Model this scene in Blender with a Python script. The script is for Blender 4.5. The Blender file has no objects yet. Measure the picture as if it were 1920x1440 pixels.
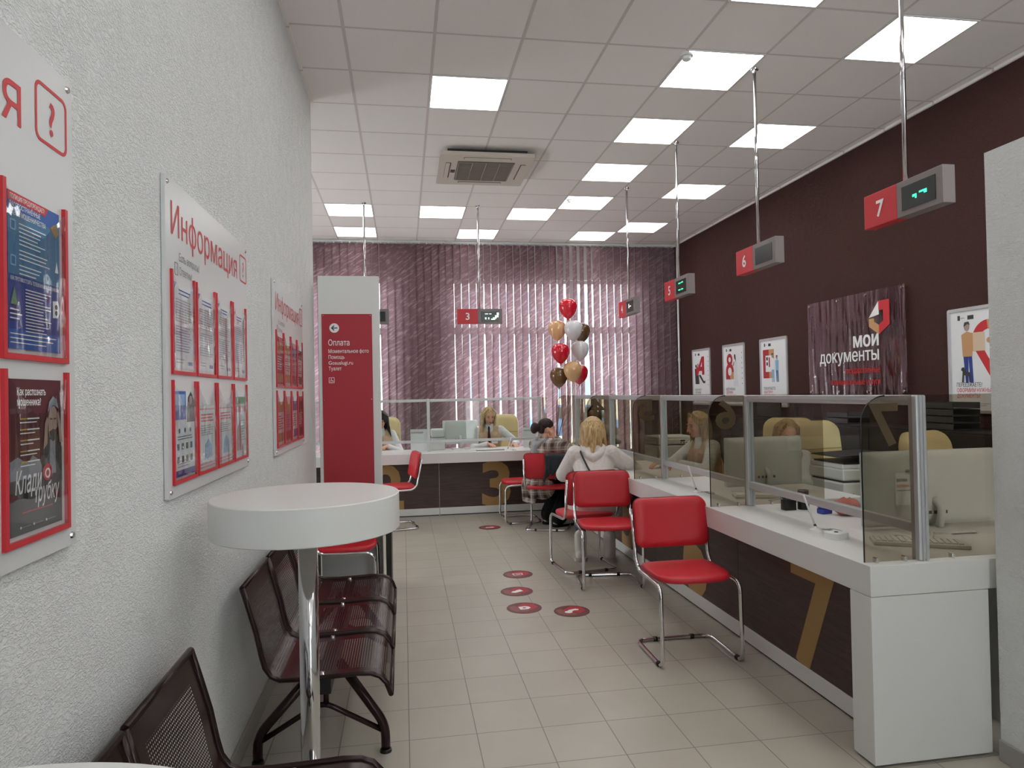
import bpy, bmesh, math, random
from mathutils import Vector, Matrix
random.seed(7)
PI = math.pi
SC = bpy.context.scene
COL = SC.collection

# ------------------------------------------------------------------ camera
CAM_H = 1.526
FPX = 1275.38
YAW, PITCH, ROLL = 0.15879, 0.01344, -0.01981
cy, sy, cp, sp = math.cos(YAW), math.sin(YAW), math.cos(PITCH), math.sin(PITCH)
fwd = Vector((sy * cp, cy * cp, sp)); right = Vector((cy, -sy, 0)); up = right.cross(fwd)
cr, sr = math.cos(ROLL), math.sin(ROLL)
r2 = cr * right + sr * up; u2 = cr * up - sr * right
cam = bpy.data.cameras.new('camera'); cam.sensor_width = 36.0; cam.lens = FPX / 1920 * 36
cam.clip_start = 0.02
camo = bpy.data.objects.new('camera', cam); COL.objects.link(camo)
m = Matrix((r2, u2, -fwd)).transposed().to_4x4(); m.translation = (0, 0, CAM_H)
camo.matrix_world = m
SC.camera = camo

# ------------------------------------------------------------------ world, exposure, daylight
SC.view_settings.view_transform = 'Standard'
SC.view_settings.look = 'None'
SC.view_settings.gamma = 1.0
SC.view_settings.use_curve_mapping = False
SC.view_settings.exposure = 1.08
LED = 3.2            # radiance of the ceiling panels
SKY = 5.5            # overcast sky behind the blinds
w = bpy.data.worlds.new('overcast_sky'); SC.world = w; w.use_nodes = True
bg = w.node_tree.nodes['Background']
bg.inputs['Color'].default_value = (0.92, 0.96, 1.0, 1); bg.inputs['Strength'].default_value = SKY

# ------------------------------------------------------------------ materials
def lin(h):
    h = h.lstrip('#'); out = []
    for i in (0, 2, 4):
        c = int(h[i:i + 2], 16) / 255
        out.append(c / 12.92 if c <= 0.04045 else ((c + 0.055) / 1.055) ** 2.4)
    return tuple(out) + (1,)
MATS = {}
def mat(name, col='#808080', rough=0.5, metal=0.0, spec=0.5, emit=None, estr=0.0, coat=0.0):
    if name in MATS: return MATS[name]
    m = bpy.data.materials.new(name); m.use_nodes = True; MATS[name] = m
    b = m.node_tree.nodes['Principled BSDF']
    b.inputs['Base Color'].default_value = lin(col) if isinstance(col, str) else col
    b.inputs['Roughness'].default_value = rough; b.inputs['Metallic'].default_value = metal
    b.inputs['Specular IOR Level'].default_value = spec
    b.inputs['Coat Weight'].default_value = coat
    if emit:
        b.inputs['Emission Color'].default_value = lin(emit); b.inputs['Emission Strength'].default_value = estr
    return m
class N:
    """small node-graph helper"""
    def __init__(s, m): s.t = m.node_tree; s.b = s.t.nodes.get('Principled BSDF'); s.out = s.t.nodes['Material Output']
    def n(s, kind, **kw):
        x = s.t.nodes.new(kind)
        for k, v in kw.items():
            if k.startswith('i_'):
                key = k[2:].replace('_', ' ')
                x.inputs[int(key) if key.isdigit() else key].default_value = v
            else: setattr(x, k, v)
        return x
    def l(s, a, b): s.t.links.new(a, b)
    def math(s, op, a, b=None, c=None):
        x = s.t.nodes.new('ShaderNodeMath'); x.operation = op
        for i, v in enumerate((a, b, c)):
            if v is None: continue
            if isinstance(v, (int, float)): x.inputs[i].default_value = v
            else: s.l(v, x.inputs[i])
        return x.outputs[0]
    def mix(s, f, a, b):
        x = s.t.nodes.new('ShaderNodeMix'); x.data_type = 'RGBA'
        for i, v in ((0, f), (6, a), (7, b)):
            if isinstance(v, (int, float, tuple)): x.inputs[i].default_value = v
            else: s.l(v, x.inputs[i])
        return x.outputs[2]

def plaster(name, col, dark, scale, dist, rough=0.85, strength=1.0, spec=0.3):
    m = mat(name, col, rough, spec=spec); g = N(m)
    tc = g.n('ShaderNodeTexCoord'); mp = g.n('ShaderNodeMapping'); mp.inputs['Rotation'].default_value = (0.5, 0.4, 0.6)
    mp.inputs['Scale'].default_value = (1, 1.0, 2.1)
    g.l(tc.outputs['Object'], mp.inputs['Vector'])
    n1 = g.n('ShaderNodeTexNoise', i_Scale=scale, i_Detail=3.0, i_Roughness=0.55, i_Distortion=1.6)
    n2 = g.n('ShaderNodeTexNoise', i_Scale=scale * 0.22, i_Detail=2.0)
    g.l(mp.outputs[0], n1.inputs['Vector']); g.l(tc.outputs['Object'], n2.inputs['Vector'])
    rp = g.n('ShaderNodeValToRGB'); rp.color_ramp.elements[0].position = 0.42; rp.color_ramp.elements[1].position = 0.62
    g.l(n1.outputs[0], rp.inputs[0])
    h = g.math('MULTIPLY', rp.outputs[0], g.math('ADD', n2.outputs[0], 0.25))
    bp = g.n('ShaderNodeBump', i_Strength=strength, i_Distance=dist); g.l(h, bp.inputs['Height'])
    g.l(bp.outputs[0], g.b.inputs['Normal'])
    g.l(g.mix(h, lin(dark), lin(col)), g.b.inputs['Base Color'])
    return m
M_WALL = plaster('white_plaster', '#f0f2f2', '#ebeded', 52, 0.0028)
M_BROWN = plaster('brown_plaster', '#54352f', '#492d28', 60, 0.005, rough=0.75)
M_PAINT = mat('wall_paint', '#d9dbdb', 0.8)

def grid_mat(name, col, line, pitch, off, wdt, rough, bump, vary=0.0, spec=0.5, speck=0.0):
    m = mat(name, col, rough, spec=spec); g = N(m)
    tc = g.n('ShaderNodeTexCoord'); mp = g.n('ShaderNodeMapping'); mp.inputs['Location'].default_value = (-off[0], -off[1], 0)
    g.l(tc.outputs['Object'], mp.inputs['Vector'])
    br = g.n('ShaderNodeTexBrick', offset=0.0, i_Scale=1.0, i_Mortar_Size=wdt / 2, i_Mortar_Smooth=0.15, i_Bias=0.0)
    br.squash = 1.0
    br.inputs['Brick Width'].default_value = pitch; br.inputs['Row Height'].default_value = pitch
    c = lin(col); d = tuple(min(1, x * (1 - vary)) for x in c[:3]) + (1,)
    br.inputs['Color1'].default_value = c; br.inputs['Color2'].default_value = d; br.inputs['Mortar'].default_value = lin(line)
    g.l(mp.outputs[0], br.inputs['Vector'])
    colr = br.outputs['Color']
    n = g.n('ShaderNodeTexNoise', i_Scale=3.0 if not speck else 160.0, i_Detail=4.0); g.l(tc.outputs['Object'], n.inputs['Vector'])
    f = g.math('MULTIPLY', g.math('SUBTRACT', n.outputs[0], 0.5), 0.25 if not speck else speck)
    hs = g.n('ShaderNodeHueSaturation'); g.l(colr, hs.inputs['Color']); g.l(g.math('ADD', f, 1.0), hs.inputs['Value'])
    g.l(hs.outputs[0], g.b.inputs['Base Color'])
    bp = g.n('ShaderNodeBump', i_Strength=0.8, i_Distance=bump); g.l(g.math('SUBTRACT', 1.0, br.outputs['Fac']), bp.inputs['Height'])
    g.l(bp.outputs[0], g.b.inputs['Normal'])
    return m
M_FLOOR = grid_mat('floor_tiles', '#b4aea1', '#847f76', 0.30, (0.0, 0.067), 0.005, 0.32, 0.001, vary=0.04)
M_CEIL = grid_mat('ceiling_tiles', '#f8f4f2', '#dcd4d2', 0.60, (0.2514, -0.249), 0.022, 0.9, -0.004, vary=0.02, spec=0.1, speck=0.10)

M_WHITE = mat('white_laminate', '#dcdcda', 0.35)
M_WHITEM = mat('white_matte', '#e2e3e2', 0.6)
M_BOARD = mat('white_board', '#d4d5d6', 0.3)
M_RED = mat('red_vinyl', '#c72733', 0.42, spec=0.45)
M_SIGNRED = mat('sign_red', '#cc2a35', 0.45)
M_DEEPRED = mat('panel_red', '#b02b37', 0.5)
M_TXTRED = mat('lettering_red', '#cf3036', 0.5)
M_TXTW = mat('lettering_white', '#f2f2f2', 0.5)
M_TXTG = mat('lettering_grey', '#8d9093', 0.6)
M_BLACK = mat('black_plastic', '#161616', 0.4)
M_DARKGREY = mat('dark_grey', '#3a3b3e', 0.5)
M_CHROME = mat('chrome', '#d8d8da', 0.09, metal=1.0)
M_ALU = mat('brushed_aluminium', '#c3c5c7', 0.4, metal=0.45)
M_HOUSE = mat('display_grey', '#7f7776', 0.5)
M_SCREEN = mat('display_black', '#23282a', 0.25)
M_GREEN = mat('led_green', '#0a3020', 0.5, emit='#30ff90', estr=1.6)
M_GOLD = mat('gold_film', '#a88550', 0.45)
M_GOLDD = mat('sand_film', '#a89e90', 0.7)
M_CREAM = mat('cream_leather', '#d9c592', 0.45)
M_BENCHD = mat('bench_dark_steel', '#2c1a1a', 0.25, metal=0.4)
M_PRINTER = mat('office_white', '#d6d6d2', 0.5)
M_MON = mat('monitor_back', '#cfd1cf', 0.42)
M_PAPER = mat('paper', '#dcdfe2', 0.7)
M_BASEB = mat('baseboard_grey', '#a3a09b', 0.5)
M_FRAME = mat('window_frame_white', '#d0d2d3', 0.5)
M_DKWOOD_CAB = mat('black_cabinet', '#191213', 0.55)

def wood(name, c1, c2):
    m = mat(name, c1, 0.5); g = N(m); tc = g.n('ShaderNodeTexCoord'); mp = g.n('ShaderNodeMapping')
    mp.inputs['Scale'].default_value = (1.2, 1.2, 14); g.l(tc.outputs['Object'], mp.inputs['Vector'])
    n = g.n('ShaderNodeTexNoise', i_Scale=3.0, i_Detail=6.0, i_Roughness=0.65); g.l(mp.outputs[0], n.inputs['Vector'])
    rp = g.n('ShaderNodeValToRGB'); rp.color_ramp.elements[0].position = 0.35; rp.color_ramp.elements[1].position = 0.7
    rp.color_ramp.elements[0].color = lin(c1); rp.color_ramp.elements[1].color = lin(c2)
    g.l(n.outputs[0], rp.inputs[0]); g.l(rp.outputs[0], g.b.inputs['Base Color']); return m
M_WENGE = wood('wenge_laminate', '#3d2c29', '#54403b')

def glass(name, tint, refl=0.06, bumpw=0.0, rough=0.0):
    m = bpy.data.materials.new(name); m.use_nodes = True; MATS[name] = m; g = N(m); g.t.nodes.remove(g.b)
    tr = g.n('ShaderNodeBsdfTransparent'); tr.inputs[0].default_value = lin(tint)
    gl = g.n('ShaderNodeBsdfGlossy', i_Roughness=rough)
    fr = g.n('ShaderNodeFresnel'); ge = g.n('ShaderNodeNewGeometry')
    g.l(g.math('SUBTRACT', 1.45, g.math('MULTIPLY', ge.outputs['Backfacing'], 1.45 - 1 / 1.45)), fr.inputs['IOR'])
    if bumpw:
        tc = g.n('ShaderNodeTexCoord'); mp = g.n('ShaderNodeMapping'); mp.inputs['Scale'].default_value = (5, 0.7, 1)
        g.l(tc.outputs['Object'], mp.inputs['Vector'])
        n = g.n('ShaderNodeTexNoise', i_Scale=2.2, i_Detail=1.0); g.l(mp.outputs[0], n.inputs['Vector'])
        bp = g.n('ShaderNodeBump', i_Strength=1.0, i_Distance=bumpw); g.l(n.outputs[0], bp.inputs['Height'])
        g.l(bp.outputs[0], gl.inputs['Normal']); g.l(bp.outputs[0], fr.inputs['Normal'])
    f = g.math('MINIMUM', g.math('MULTIPLY', fr.outputs[0], refl / 0.034), 0.9)
    mx = g.n('ShaderNodeMixShader'); g.l(f, mx.inputs[0]); g.l(tr.outputs[0], mx.inputs[1]); g.l(gl.outputs[0], mx.inputs[2])
    g.l(mx.outputs[0], g.out.inputs['Surface']); return m
M_GLASS = glass('clear_glass', '#f3f6f4', 0.013)
M_TINT = glass('bronze_glass', '#dbd6cd', 0.013)
M_WGLASS = glass('window_glass', '#fafcfb', 0.03)
M_POCKET = glass('clear_plastic', '#f8f9f9', 0.028, 0.008)
M_ACRYL = glass('clear_acrylic', '#efe8ea', 0.085, 0.018)

def perforated():
    m = mat('perforated_steel', '#2b1718', 0.22, metal=0.35); g = N(m)
    uv = g.n('ShaderNodeUVMap'); sx = g.n('ShaderNodeSeparateXYZ'); g.l(uv.outputs[0], sx.inputs[0])
    def cell(v, off=0.0):
        return g.math('SUBTRACT', g.math('FRACT', g.math('ADD', g.math('DIVIDE', v, 0.0105), off)), 0.5)
    a, b = cell(sx.outputs[0]), cell(sx.outputs[1])
    d = g.math('SQRT', g.math('ADD', g.math('MULTIPLY', a, a), g.math('MULTIPLY', b, b)))
    hole = g.math('LESS_THAN', d, 0.255)
    for v, lo, hi in ((sx.outputs[0], 0.06, 0.40), (sx.outputs[1], 0.07, 0.86)):
        hole = g.math('MULTIPLY', hole, g.math('MULTIPLY', g.math('GREATER_THAN', v, lo), g.math('LESS_THAN', v, hi)))
    solid = g.math('SUBTRACT', 1.0, g.math('MULTIPLY', hole, g.math('SUBTRACT', 1.0, g.math('MULTIPLY', g.math('GREATER_THAN', sx.outputs[1], 0.40), g.math('LESS_THAN', sx.outputs[1], 0.46)))))
    g.l(solid, g.b.inputs['Alpha']); return m
M_PERF = perforated()

def blind_mat():
    m = mat('mauve_blind_fabric', '#8a6570', 0.8, spec=0.2); g = N(m); g.t.nodes.remove(g.b)
    tc = g.n('ShaderNodeTexCoord'); mp = g.n('ShaderNodeMapping'); mp.vector_type = 'TEXTURE'; mp.inputs['Rotation'].default_value = (0, -0.6, 0); mp.inputs['Scale'].default_value = (0.8, 1, 0.14)
    g.l(tc.outputs['Object'], mp.inputs['Vector'])
    n = g.n('ShaderNodeTexNoise', i_Scale=5.0, i_Detail=2.5, i_Distortion=0.6); g.l(mp.outputs[0], n.inputs['Vector'])
    rp = g.n('ShaderNodeValToRGB'); rp.color_ramp.elements[0].position = 0.5; rp.color_ramp.elements[1].position = 0.68
    g.l(n.outputs[0], rp.inputs[0])
    c = g.mix(rp.outputs[0], lin('#7a6066'), lin('#a08b91'))
    d = g.n('ShaderNodeBsdfDiffuse'); t = g.n('ShaderNodeBsdfTranslucent'); g.l(c, d.inputs[0]); g.l(g.mix(rp.outputs[0], lin('#8c7279'), lin('#ae969e')), t.inputs[0])
    mx = g.n('ShaderNodeMixShader'); mx.inputs[0].default_value = 0.32
    g.l(d.outputs[0], mx.inputs[1]); g.l(t.outputs[0], mx.inputs[2]); g.l(mx.outputs[0], g.out.inputs['Surface']); return m
M_BLIND = blind_mat()
def led_mat():
    m = bpy.data.materials.new('led_diffuser'); m.use_nodes = True; g = N(m); g.t.nodes.remove(g.b)
    e = g.n('ShaderNodeEmission', i_Strength=LED); e.inputs[0].default_value = (1.0, 0.985, 0.965, 1); g.l(e.outputs[0], g.out.inputs['Surface']); return m
M_LED = led_mat()

# ------------------------------------------------------------------ mesh helpers
def newbm(): return bmesh.new()
def link(name, bm, mats, parent=None, smooth=False, kind=None, loc=None):
    me = bpy.data.meshes.new(name); bmesh.ops.recalc_face_normals(bm, faces=bm.faces[:])
    bm.to_mesh(me); bm.free()
    for x in (mats if isinstance(mats, (list, tuple)) else [mats]): me.materials.append(x)
    if smooth:
        for p in me.polygons: p.use_smooth = True
        try: me.set_sharp_from_angle(angle=math.radians(smooth if smooth > 1 else 40))
        except Exception: pass
    o = bpy.data.objects.new(name, me); COL.objects.link(o)
    if parent: o.parent = parent
    if loc: o.location = loc
    if kind: o['kind'] = kind
    return o
def thing(name, label, cat, loc=(0, 0, 0), rot=0, group=None, mtx=None):
    o = bpy.data.objects.new(name, None); COL.objects.link(o); o.empty_display_size = 0.1
    if mtx is not None: o.matrix_world = mtx
    else: o.location = loc; o.rotation_euler = (0, 0, rot)
    return tag(o, label, cat, group)
def tag(o, label, cat, group=None):
    o['label'] = label; o['category'] = cat
    if group: o['group'] = group
    return o
def box(bm, x0, x1, y0, y1, z0, z1, bev=0.0, mi=0, seg=2):
    r = bmesh.ops.create_cube(bm, size=1.0)
    vs = r['verts']
    for v in vs:
        v.co = Vector(((x0 + x1) / 2 + v.co.x * (x1 - x0), (y0 + y1) / 2 + v.co.y * (y1 - y0), (z0 + z1) / 2 + v.co.z * (z1 - z0)))
    fs = list({f for v in vs for f in v.link_faces})
    for f in fs: f.material_index = mi
    if bev:
        es = list({e for v in vs for e in v.link_edges})
        bmesh.ops.bevel(bm, geom=es, offset=bev, segments=seg, profile=0.5, affect='EDGES')
def boxm(name, dims, m, parent=None, bev=0.0, kind=None, smooth=False):
    bm = newbm(); box(bm, *dims, bev=bev); return link(name, bm, m, parent, kind=kind, smooth=smooth)
def tube(bm, pts, r, n=8, mi=0, caps=True, closed=False):
    pts = [Vector(p) for p in pts]; rs = r if isinstance(r, (list, tuple)) else [r] * len(pts)
    rings = []; prev = None
    for i, p in enumerate(pts):
        if closed: t = pts[(i + 1) % len(pts)] - pts[i - 1]
        else: t = pts[min(i + 1, len(pts) - 1)] - pts[max(i - 1, 0)]
        t.normalize()
        if prev is None:
            a = Vector((0, 0, 1)) if abs(t.z) < 0.9 else Vector((1, 0, 0)); u = t.cross(a).normalized()
        else:
            u = prev - t * prev.dot(t)
            u = u.normalized() if u.length > 1e-6 else t.orthogonal().normalized()
        prev = u; v = t.cross(u)
        rings.append([bm.verts.new(p + rs[i] * (math.cos(2 * PI * k / n) * u + math.sin(2 * PI * k / n) * v)) for k in range(n)])
    pairs = list(zip(rings, rings[1:])) + ([(rings[-1], rings[0])] if closed else [])
    for a, b in pairs:
        for k in range(n):
            f = bm.faces.new((a[k], a[(k + 1) % n], b[(k + 1) % n], b[k])); f.material_index = mi; f.smooth = True
    if caps and not closed:
        bm.faces.new(rings[0][::-1]).material_index = mi; bm.faces.new(rings[-1]).material_index = mi
def fillet(pts, r, n=5):
    pts = [Vector(p) for p in pts]; out = [pts[0]]
    for a, b, c in zip(pts, pts[1:], pts[2:]):
        d1 = (a - b); d2 = (c - b); rr = min(r, d1.length * 0.49, d2.length * 0.49)
        p1 = b + d1.normalized() * rr; p2 = b + d2.normalized() * rr
        for k in range(n + 1):
            t = k / n; out.append((1 - t) ** 2 * p1 + 2 * t * (1 - t) * b + t * t * p2)
    out.append(pts[-1]); return out
def lathe(bm, prof, n=32, c=(0, 0, 0), mi=0):
    c = Vector(c); rings = []
    for r, z in prof:
        if r < 1e-6: rings.append([bm.verts.new(c + Vector((0, 0, z)))])
        else: rings.append([bm.verts.new(c + Vector((r * math.cos(2 * PI * k / n), r * math.sin(2 * PI * k / n), z))) for k in range(n)])
    for a, b in zip(rings, rings[1:]):
        for k in range(n):
            k2 = (k + 1) % n
            vs = [a[k % len(a)], a[k2 % len(a)], b[k2 % len(b)], b[k % len(b)]]
            u = []
            for v in vs:
                if v not in u: u.append(v)
            if len(u) > 2: bm.faces.new(u).material_index = mi
def prism(bm, poly, z0, z1, mi=0):
    """extrude a 2-D outline (x, y) from z0 to z1"""
    a = [bm.verts.new((x, y, z0)) for x, y in poly]; b = [bm.verts.new((x, y, z1)) for x, y in poly]
    n = len(poly)
    bm.faces.new(a[::-1]).material_index = mi; bm.faces.new(b).material_index = mi
    for i in range(n): bm.faces.new((a[i], a[(i + 1) % n], b[(i + 1) % n], b[i])).material_index = mi
def rrect(x0, y0, x1, y1, r, n=5):
    out = []
    for cx, cyy, a0 in ((x1 - r, y1 - r, 0), (x0 + r, y1 - r, 90), (x0 + r, y0 + r, 180), (x1 - r, y0 + r, 270)):
        for k in range(n + 1):
            a = math.radians(a0 + 90 * k / n); out.append((cx + r * math.cos(a), cyy + r * math.sin(a)))
    return out
def circ(cx, cyy, r, n=20, ry=None): return [(cx + r * math.cos(2 * PI * k / n), cyy + (ry or r) * math.sin(2 * PI * k / n)) for k in range(n)]
def ball(bm, c, r, n=10, sc=(1, 1, 1), mi=0):
    res = bmesh.ops.create_uvsphere(bm, u_segments=n, v_segments=max(6, n * 2 // 3), radius=1.0)
    rr = r if isinstance(r, (tuple, list)) else (r * sc[0], r * sc[1], r * sc[2])
    for v in res['verts']: v.co = Vector((c[0] + v.co.x * rr[0], c[1] + v.co.y * rr[1], c[2] + v.co.z * rr[2]))
    for f in {f for v in res['verts'] for f in v.link_faces}: f.material_index = mi; f.smooth = True
    return res['verts']
def caps(bm, pts, rs, n=10):
    """chain of tapered capsules"""
    for i, (p, r) in enumerate(zip(pts, rs)):
        ball(bm, p, r, n)
    for i in range(len(pts) - 1):
        if (Vector(pts[i]) - Vector(pts[i + 1])).length > 1e-4: tube(bm, [pts[i], pts[i + 1]], [rs[i], rs[i + 1]], n)

# facing frames: local x = reading direction, y = up, z = out of the surface
FACE = {'+x': Matrix(((0, 0, 1), (1, 0, 0), (0, 1, 0))), '-x': Matrix(((0, 0, -1), (-1, 0, 0), (0, 1, 0))),
        '-y': Matrix(((1, 0, 0), (0, 0, -1), (0, 1, 0))), '+y': Matrix(((-1, 0, 0), (0, 0, 1), (0, 1, 0))), '+z': Matrix.Identity(3)}
def facing(d, loc):
    mm = FACE[d].to_4x4(); mm.translation = Vector(loc); return mm

def text_mesh(s, size, bold=0.0, align='LEFT', sx=1.0, shear=0.0):
    """flat lettering: every outer contour of a glyph is filled with its own holes, so overlapping strokes stay solid"""
    cu = bpy.data.curves.new('lettering', 'FONT'); cu.body = s; cu.size = 10.0; cu.align_x = align; cu.shear = shear
    cu.fill_mode = 'NONE'
    cu.resolution_u = 3
    o = bpy.data.objects.new('lettering', cu); COL.objects.link(o)
    dg = bpy.context.evaluated_depsgraph_get(); dg.update()
    src = bpy.data.meshes.new_from_object(o.evaluated_get(dg))
    bpy.data.objects.remove(o); bpy.data.curves.remove(cu)
    nxt = {}
    for e in src.edges: nxt.setdefault(e.vertices[0], []).append(e.vertices[1]); nxt.setdefault(e.vertices[1], []).append(e.vertices[0])
    seen = set(); loops = []
    for v in range(len(src.vertices)):
        if v in seen or v not in nxt: continue
        lp = [v]; seen.add(v); cur = v
        while True:
            opts = [q for q in nxt[cur] if q not in seen]
            if not opts: break
            cur = min(opts) if cur == v and len(lp) == 1 else opts[0]; seen.add(cur); lp.append(cur)
        P = []
        for q in lp:
            p = Vector(src.vertices[q].co.xy)
            if not P or (p - P[-1]).length > 1e-4: P.append(p)
        if len(P) > 1 and (P[0] - P[-1]).length < 1e-4: P.pop()
        if len(P) > 2: loops.append(P)
    bpy.data.meshes.remove(src)
    area = lambda P: sum(P[i - 1].x * P[i].y - P[i].x * P[i - 1].y for i in range(len(P))) / 2
    def inside(p, P):
        r = False
        for i in range(len(P)):
            a_, b_ = P[i - 1], P[i]
            if (a_.y > p.y) != (b_.y > p.y) and p.x < (b_.x - a_.x) * (p.y - a_.y) / (b_.y - a_.y) + a_.x: r = not r
        return r
    A = [area(P) for P in loops]; parent = {}
    for h_ in range(len(loops)):
        c_ = [i for i in range(len(loops)) if A[i] * A[h_] < 0 and abs(A[i]) > abs(A[h_]) and all(inside(p, loops[i]) for p in loops[h_])]
        if c_: parent[h_] = min(c_, key=lambda i: abs(A[i]))
    if bold:
        off = bold * 10.0
        for k, P in enumerate(list(loops)):
            sg = 1 if A[parent.get(k, k)] > 0 else -1
            n = len(P); Q = []
            for i in range(n):
                d1 = (P[i] - P[i - 1]).normalized(); d2 = (P[(i + 1) % n] - P[i]).normalized(); nn = Vector((d1.y + d2.y, -d1.x - d2.x))
                L = nn.length
                nn = nn / L * min(2.0, 2.0 / max(L, 0.3)) if L > 1e-4 else nn
                Q.append(P[i] + nn * (off * sg))
            loops[k] = Q
    from mathutils.geometry import delaunay_2d_cdt
    def winding(x, y, L):
        n = 0
        for P in L:
            for i in range(len(P)):
                p, q = P[i - 1], P[i]
                if (p.y > y) != (q.y > y) and x < (q.x - p.x) * (y - p.y) / (q.y - p.y) + p.x: n += 1 if q.y > p.y else -1
        return n
    clusters = []
    for P in sorted(loops, key=lambda P: min(p.x for p in P)):
        lo, hi = min(p.x for p in P), max(p.x for p in P)
        if clusters and lo < clusters[-1][0] - 0.02: clusters[-1][1].append(P); clusters[-1][0] = max(clusters[-1][0], hi)
        else: clusters.append([hi, [P]])
    verts, faces = [], []
    for _, L in clusters:
        pts = [p for P in L for p in P]; ed = []; b0 = 0
        for P in L: ed += [(b0 + i, b0 + (i + 1) % len(P)) for i in range(len(P))]; b0 += len(P)
        vo, eo, fo, *_r = delaunay_2d_cdt(pts, ed, [], 0, 1e-5)
        base = len(verts); verts += [Vector((p.x, p.y, 0)) for p in vo]
        for f in fo:
            cx_ = sum(vo[q].x for q in f) / len(f); cy_ = sum(vo[q].y for q in f) / len(f)
            if winding(cx_, cy_, L) != 0: faces.append(tuple(base + q for q in f))
    k = size / 10.0
    me = bpy.data.meshes.new('lettering'); me.from_pydata([(v.x * sx * k, v.y * k, v.z * k) for v in verts], [], faces); me.update()
    return me
class Art:
    """printed matter: polygons, bars and lettering gathered into one thin mesh (local x,y; out = z)"""
    def __init__(s): s.bm = newbm(); s.mats = []; s.z = 0.0
    def mi(s, m):
        if m not in s.mats: s.mats.append(m)
        return s.mats.index(m)
    def poly(s, pts, m, z, thick=0.0006): prism(s.bm, pts, z - thick, z, s.mi(m)); return s
    def rect(s, x0, y0, x1, y1, m, z, thick=0.0006): return s.poly([(x0, y0), (x1, y0), (x1, y1), (x0, y1)], m, z, thick)
    def ring(s, outer, inner, m, z, thick=0.0006):
        k = s.mi(m); bm = s.bm; n = len(outer)
        L = [[bm.verts.new((x, y, zz)) for x, y in pl] for pl, zz in ((outer, z), (inner, z), (inner, z - thick), (outer, z - thick))]
        for a in range(4):
            A, B = L[a], L[(a + 1) % 4]
            for i in range(n): bm.faces.new((A[i], A[(i + 1) % n], B[(i + 1) % n], B[i])).material_index = k
        return s
    def text(s, t, x, y, size, m, z, bold=0.0, align='LEFT', sx=1.0, shear=0.0, thick=0.0006, width=None):
        me = text_mesh(t, size, bold, align, sx, shear); k = s.mi(m)
        if width:
            xs = [v.co.x for v in me.vertices]; f = width / max(1e-6, max(xs) - min(xs)); x0 = min(xs)
            for v in me.vertices: v.co.x = (v.co.x - x0) * f if align == 'LEFT' else v.co.x * f
        tb = newbm(); tb.from_mesh(me)
        if thick > 0.001:
            r = bmesh.ops.extrude_face_region(tb, geom=tb.faces[:])
            for v in [g for g in r['geom'] if isinstance(g, bmesh.types.BMVert)]: v.co.z += thick
            dz = z - thick
        else: dz = z
        vm = {}
        for v in tb.verts: vm[v] = s.bm.verts.new((v.co.x + x, v.co.y + y, v.co.z + dz))
        for f in tb.faces:
            try: s.bm.faces.new([vm[v] for v in f.verts]).material_index = k
            except ValueError: pass
        tb.free(); bpy.data.meshes.remove(me); return s
    def bars(s, x0, x1, y, n, dy, h, m, z, ragged=0.35, rnd=random):
        for i in range(n):
            e = x1 - (x1 - x0) * ragged * rnd.random(); s.rect(x0, y - i * dy - h, e, y - i * dy, m, z, 0.0003)
        return s
    def done(s, name, parent=None): return link(name, s.bm, s.mats, parent)
def seg_digits(txt, h, w, t):
    """seven-segment outlines"""
    S = {'0': 'abcdef', '1': 'bc', '2': 'abged', '3': 'abgcd', '4': 'fgbc', '5': 'afgcd', '6': 'afgedc', '7': 'abc', '8': 'abcdefg', '9': 'abcdfg', '-': 'g'}
    R = {'a': (0, h - t, w, h), 'd': (0, 0, w, t), 'g': (0, h / 2 - t / 2, w, h / 2 + t / 2), 'f': (0, h / 2, t, h), 'e': (0, 0, t, h / 2), 'b': (w - t, h / 2, w, h), 'c': (w - t, 0, w, h / 2)}
    out = []; x = 0
    for c in txt:
        for k in S.get(c, ''):
            a = R[k]; out.append((x + a[0], a[1], x + a[2], a[3]))
        x += w * 1.45
    return out
def copy_tree(o, parent=None):
    c = o.copy(); COL.objects.link(c)
    if parent: c.parent = parent
    for ch in list(o.children): copy_tree(ch, c)
    return c
# ================================================================== setting
CZ = 3.954          # ceiling height
XL, XR, YB = -0.71, 4.55, 10.95
def S(name, dims, m, bev=0.0): return boxm(name, dims, m, kind='structure', bev=bev)
def opening(name, wname, face, at, a0, a1, o0, o1, z0, z1):
    """outer wall with one large glazed opening added for fill light; at = inner face, a = extent along the wall"""
    def bx(bm, u0, u1, d0, d1, za, zb):
        if face == '-y': box(bm, u0, u1, at - d1, at - d0, za, zb)
        else: box(bm, at - d1, at - d0, u0, u1, za, zb)
    bm = newbm(); bx(bm, a0, o0, 0, 0.2, 0, CZ); bx(bm, o1, a1, 0, 0.2, 0, CZ); bx(bm, o0, o1, 0, 0.2, 0, z0); bx(bm, o0, o1, 0, 0.2, z1, CZ); link(name, bm, M_WALL, kind='structure')
    bm = newbm(); n = 4
    for k in range(n + 1): u = o0 + (o1 - o0) * k / n; bx(bm, max(o0, u - 0.03), min(o1, u + 0.03), 0.08, 0.14, z0, z1)
    for z in (z0, z1 - 0.06, z0 + (z1 - z0) * 0.68): bx(bm, o0, o1, 0.085, 0.135, z, z + 0.06)
    w = link(wname, bm, M_FRAME, kind='structure'); bm = newbm(); bx(bm, o0, o1, 0.105, 0.115, z0, z1); link('pane', bm, M_WGLASS, w)
S('floor', (-4.6, 4.75, -4.2, 11.2, -0.12, 0.0), M_FLOOR)
S('ceiling', (-4.6, 4.75, -4.2, 11.2, CZ, CZ + 0.12), M_CEIL)
S('wall_left', (XL - 0.2, XL, -4.0, 5.73, 0.0, CZ), M_WALL)
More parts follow.
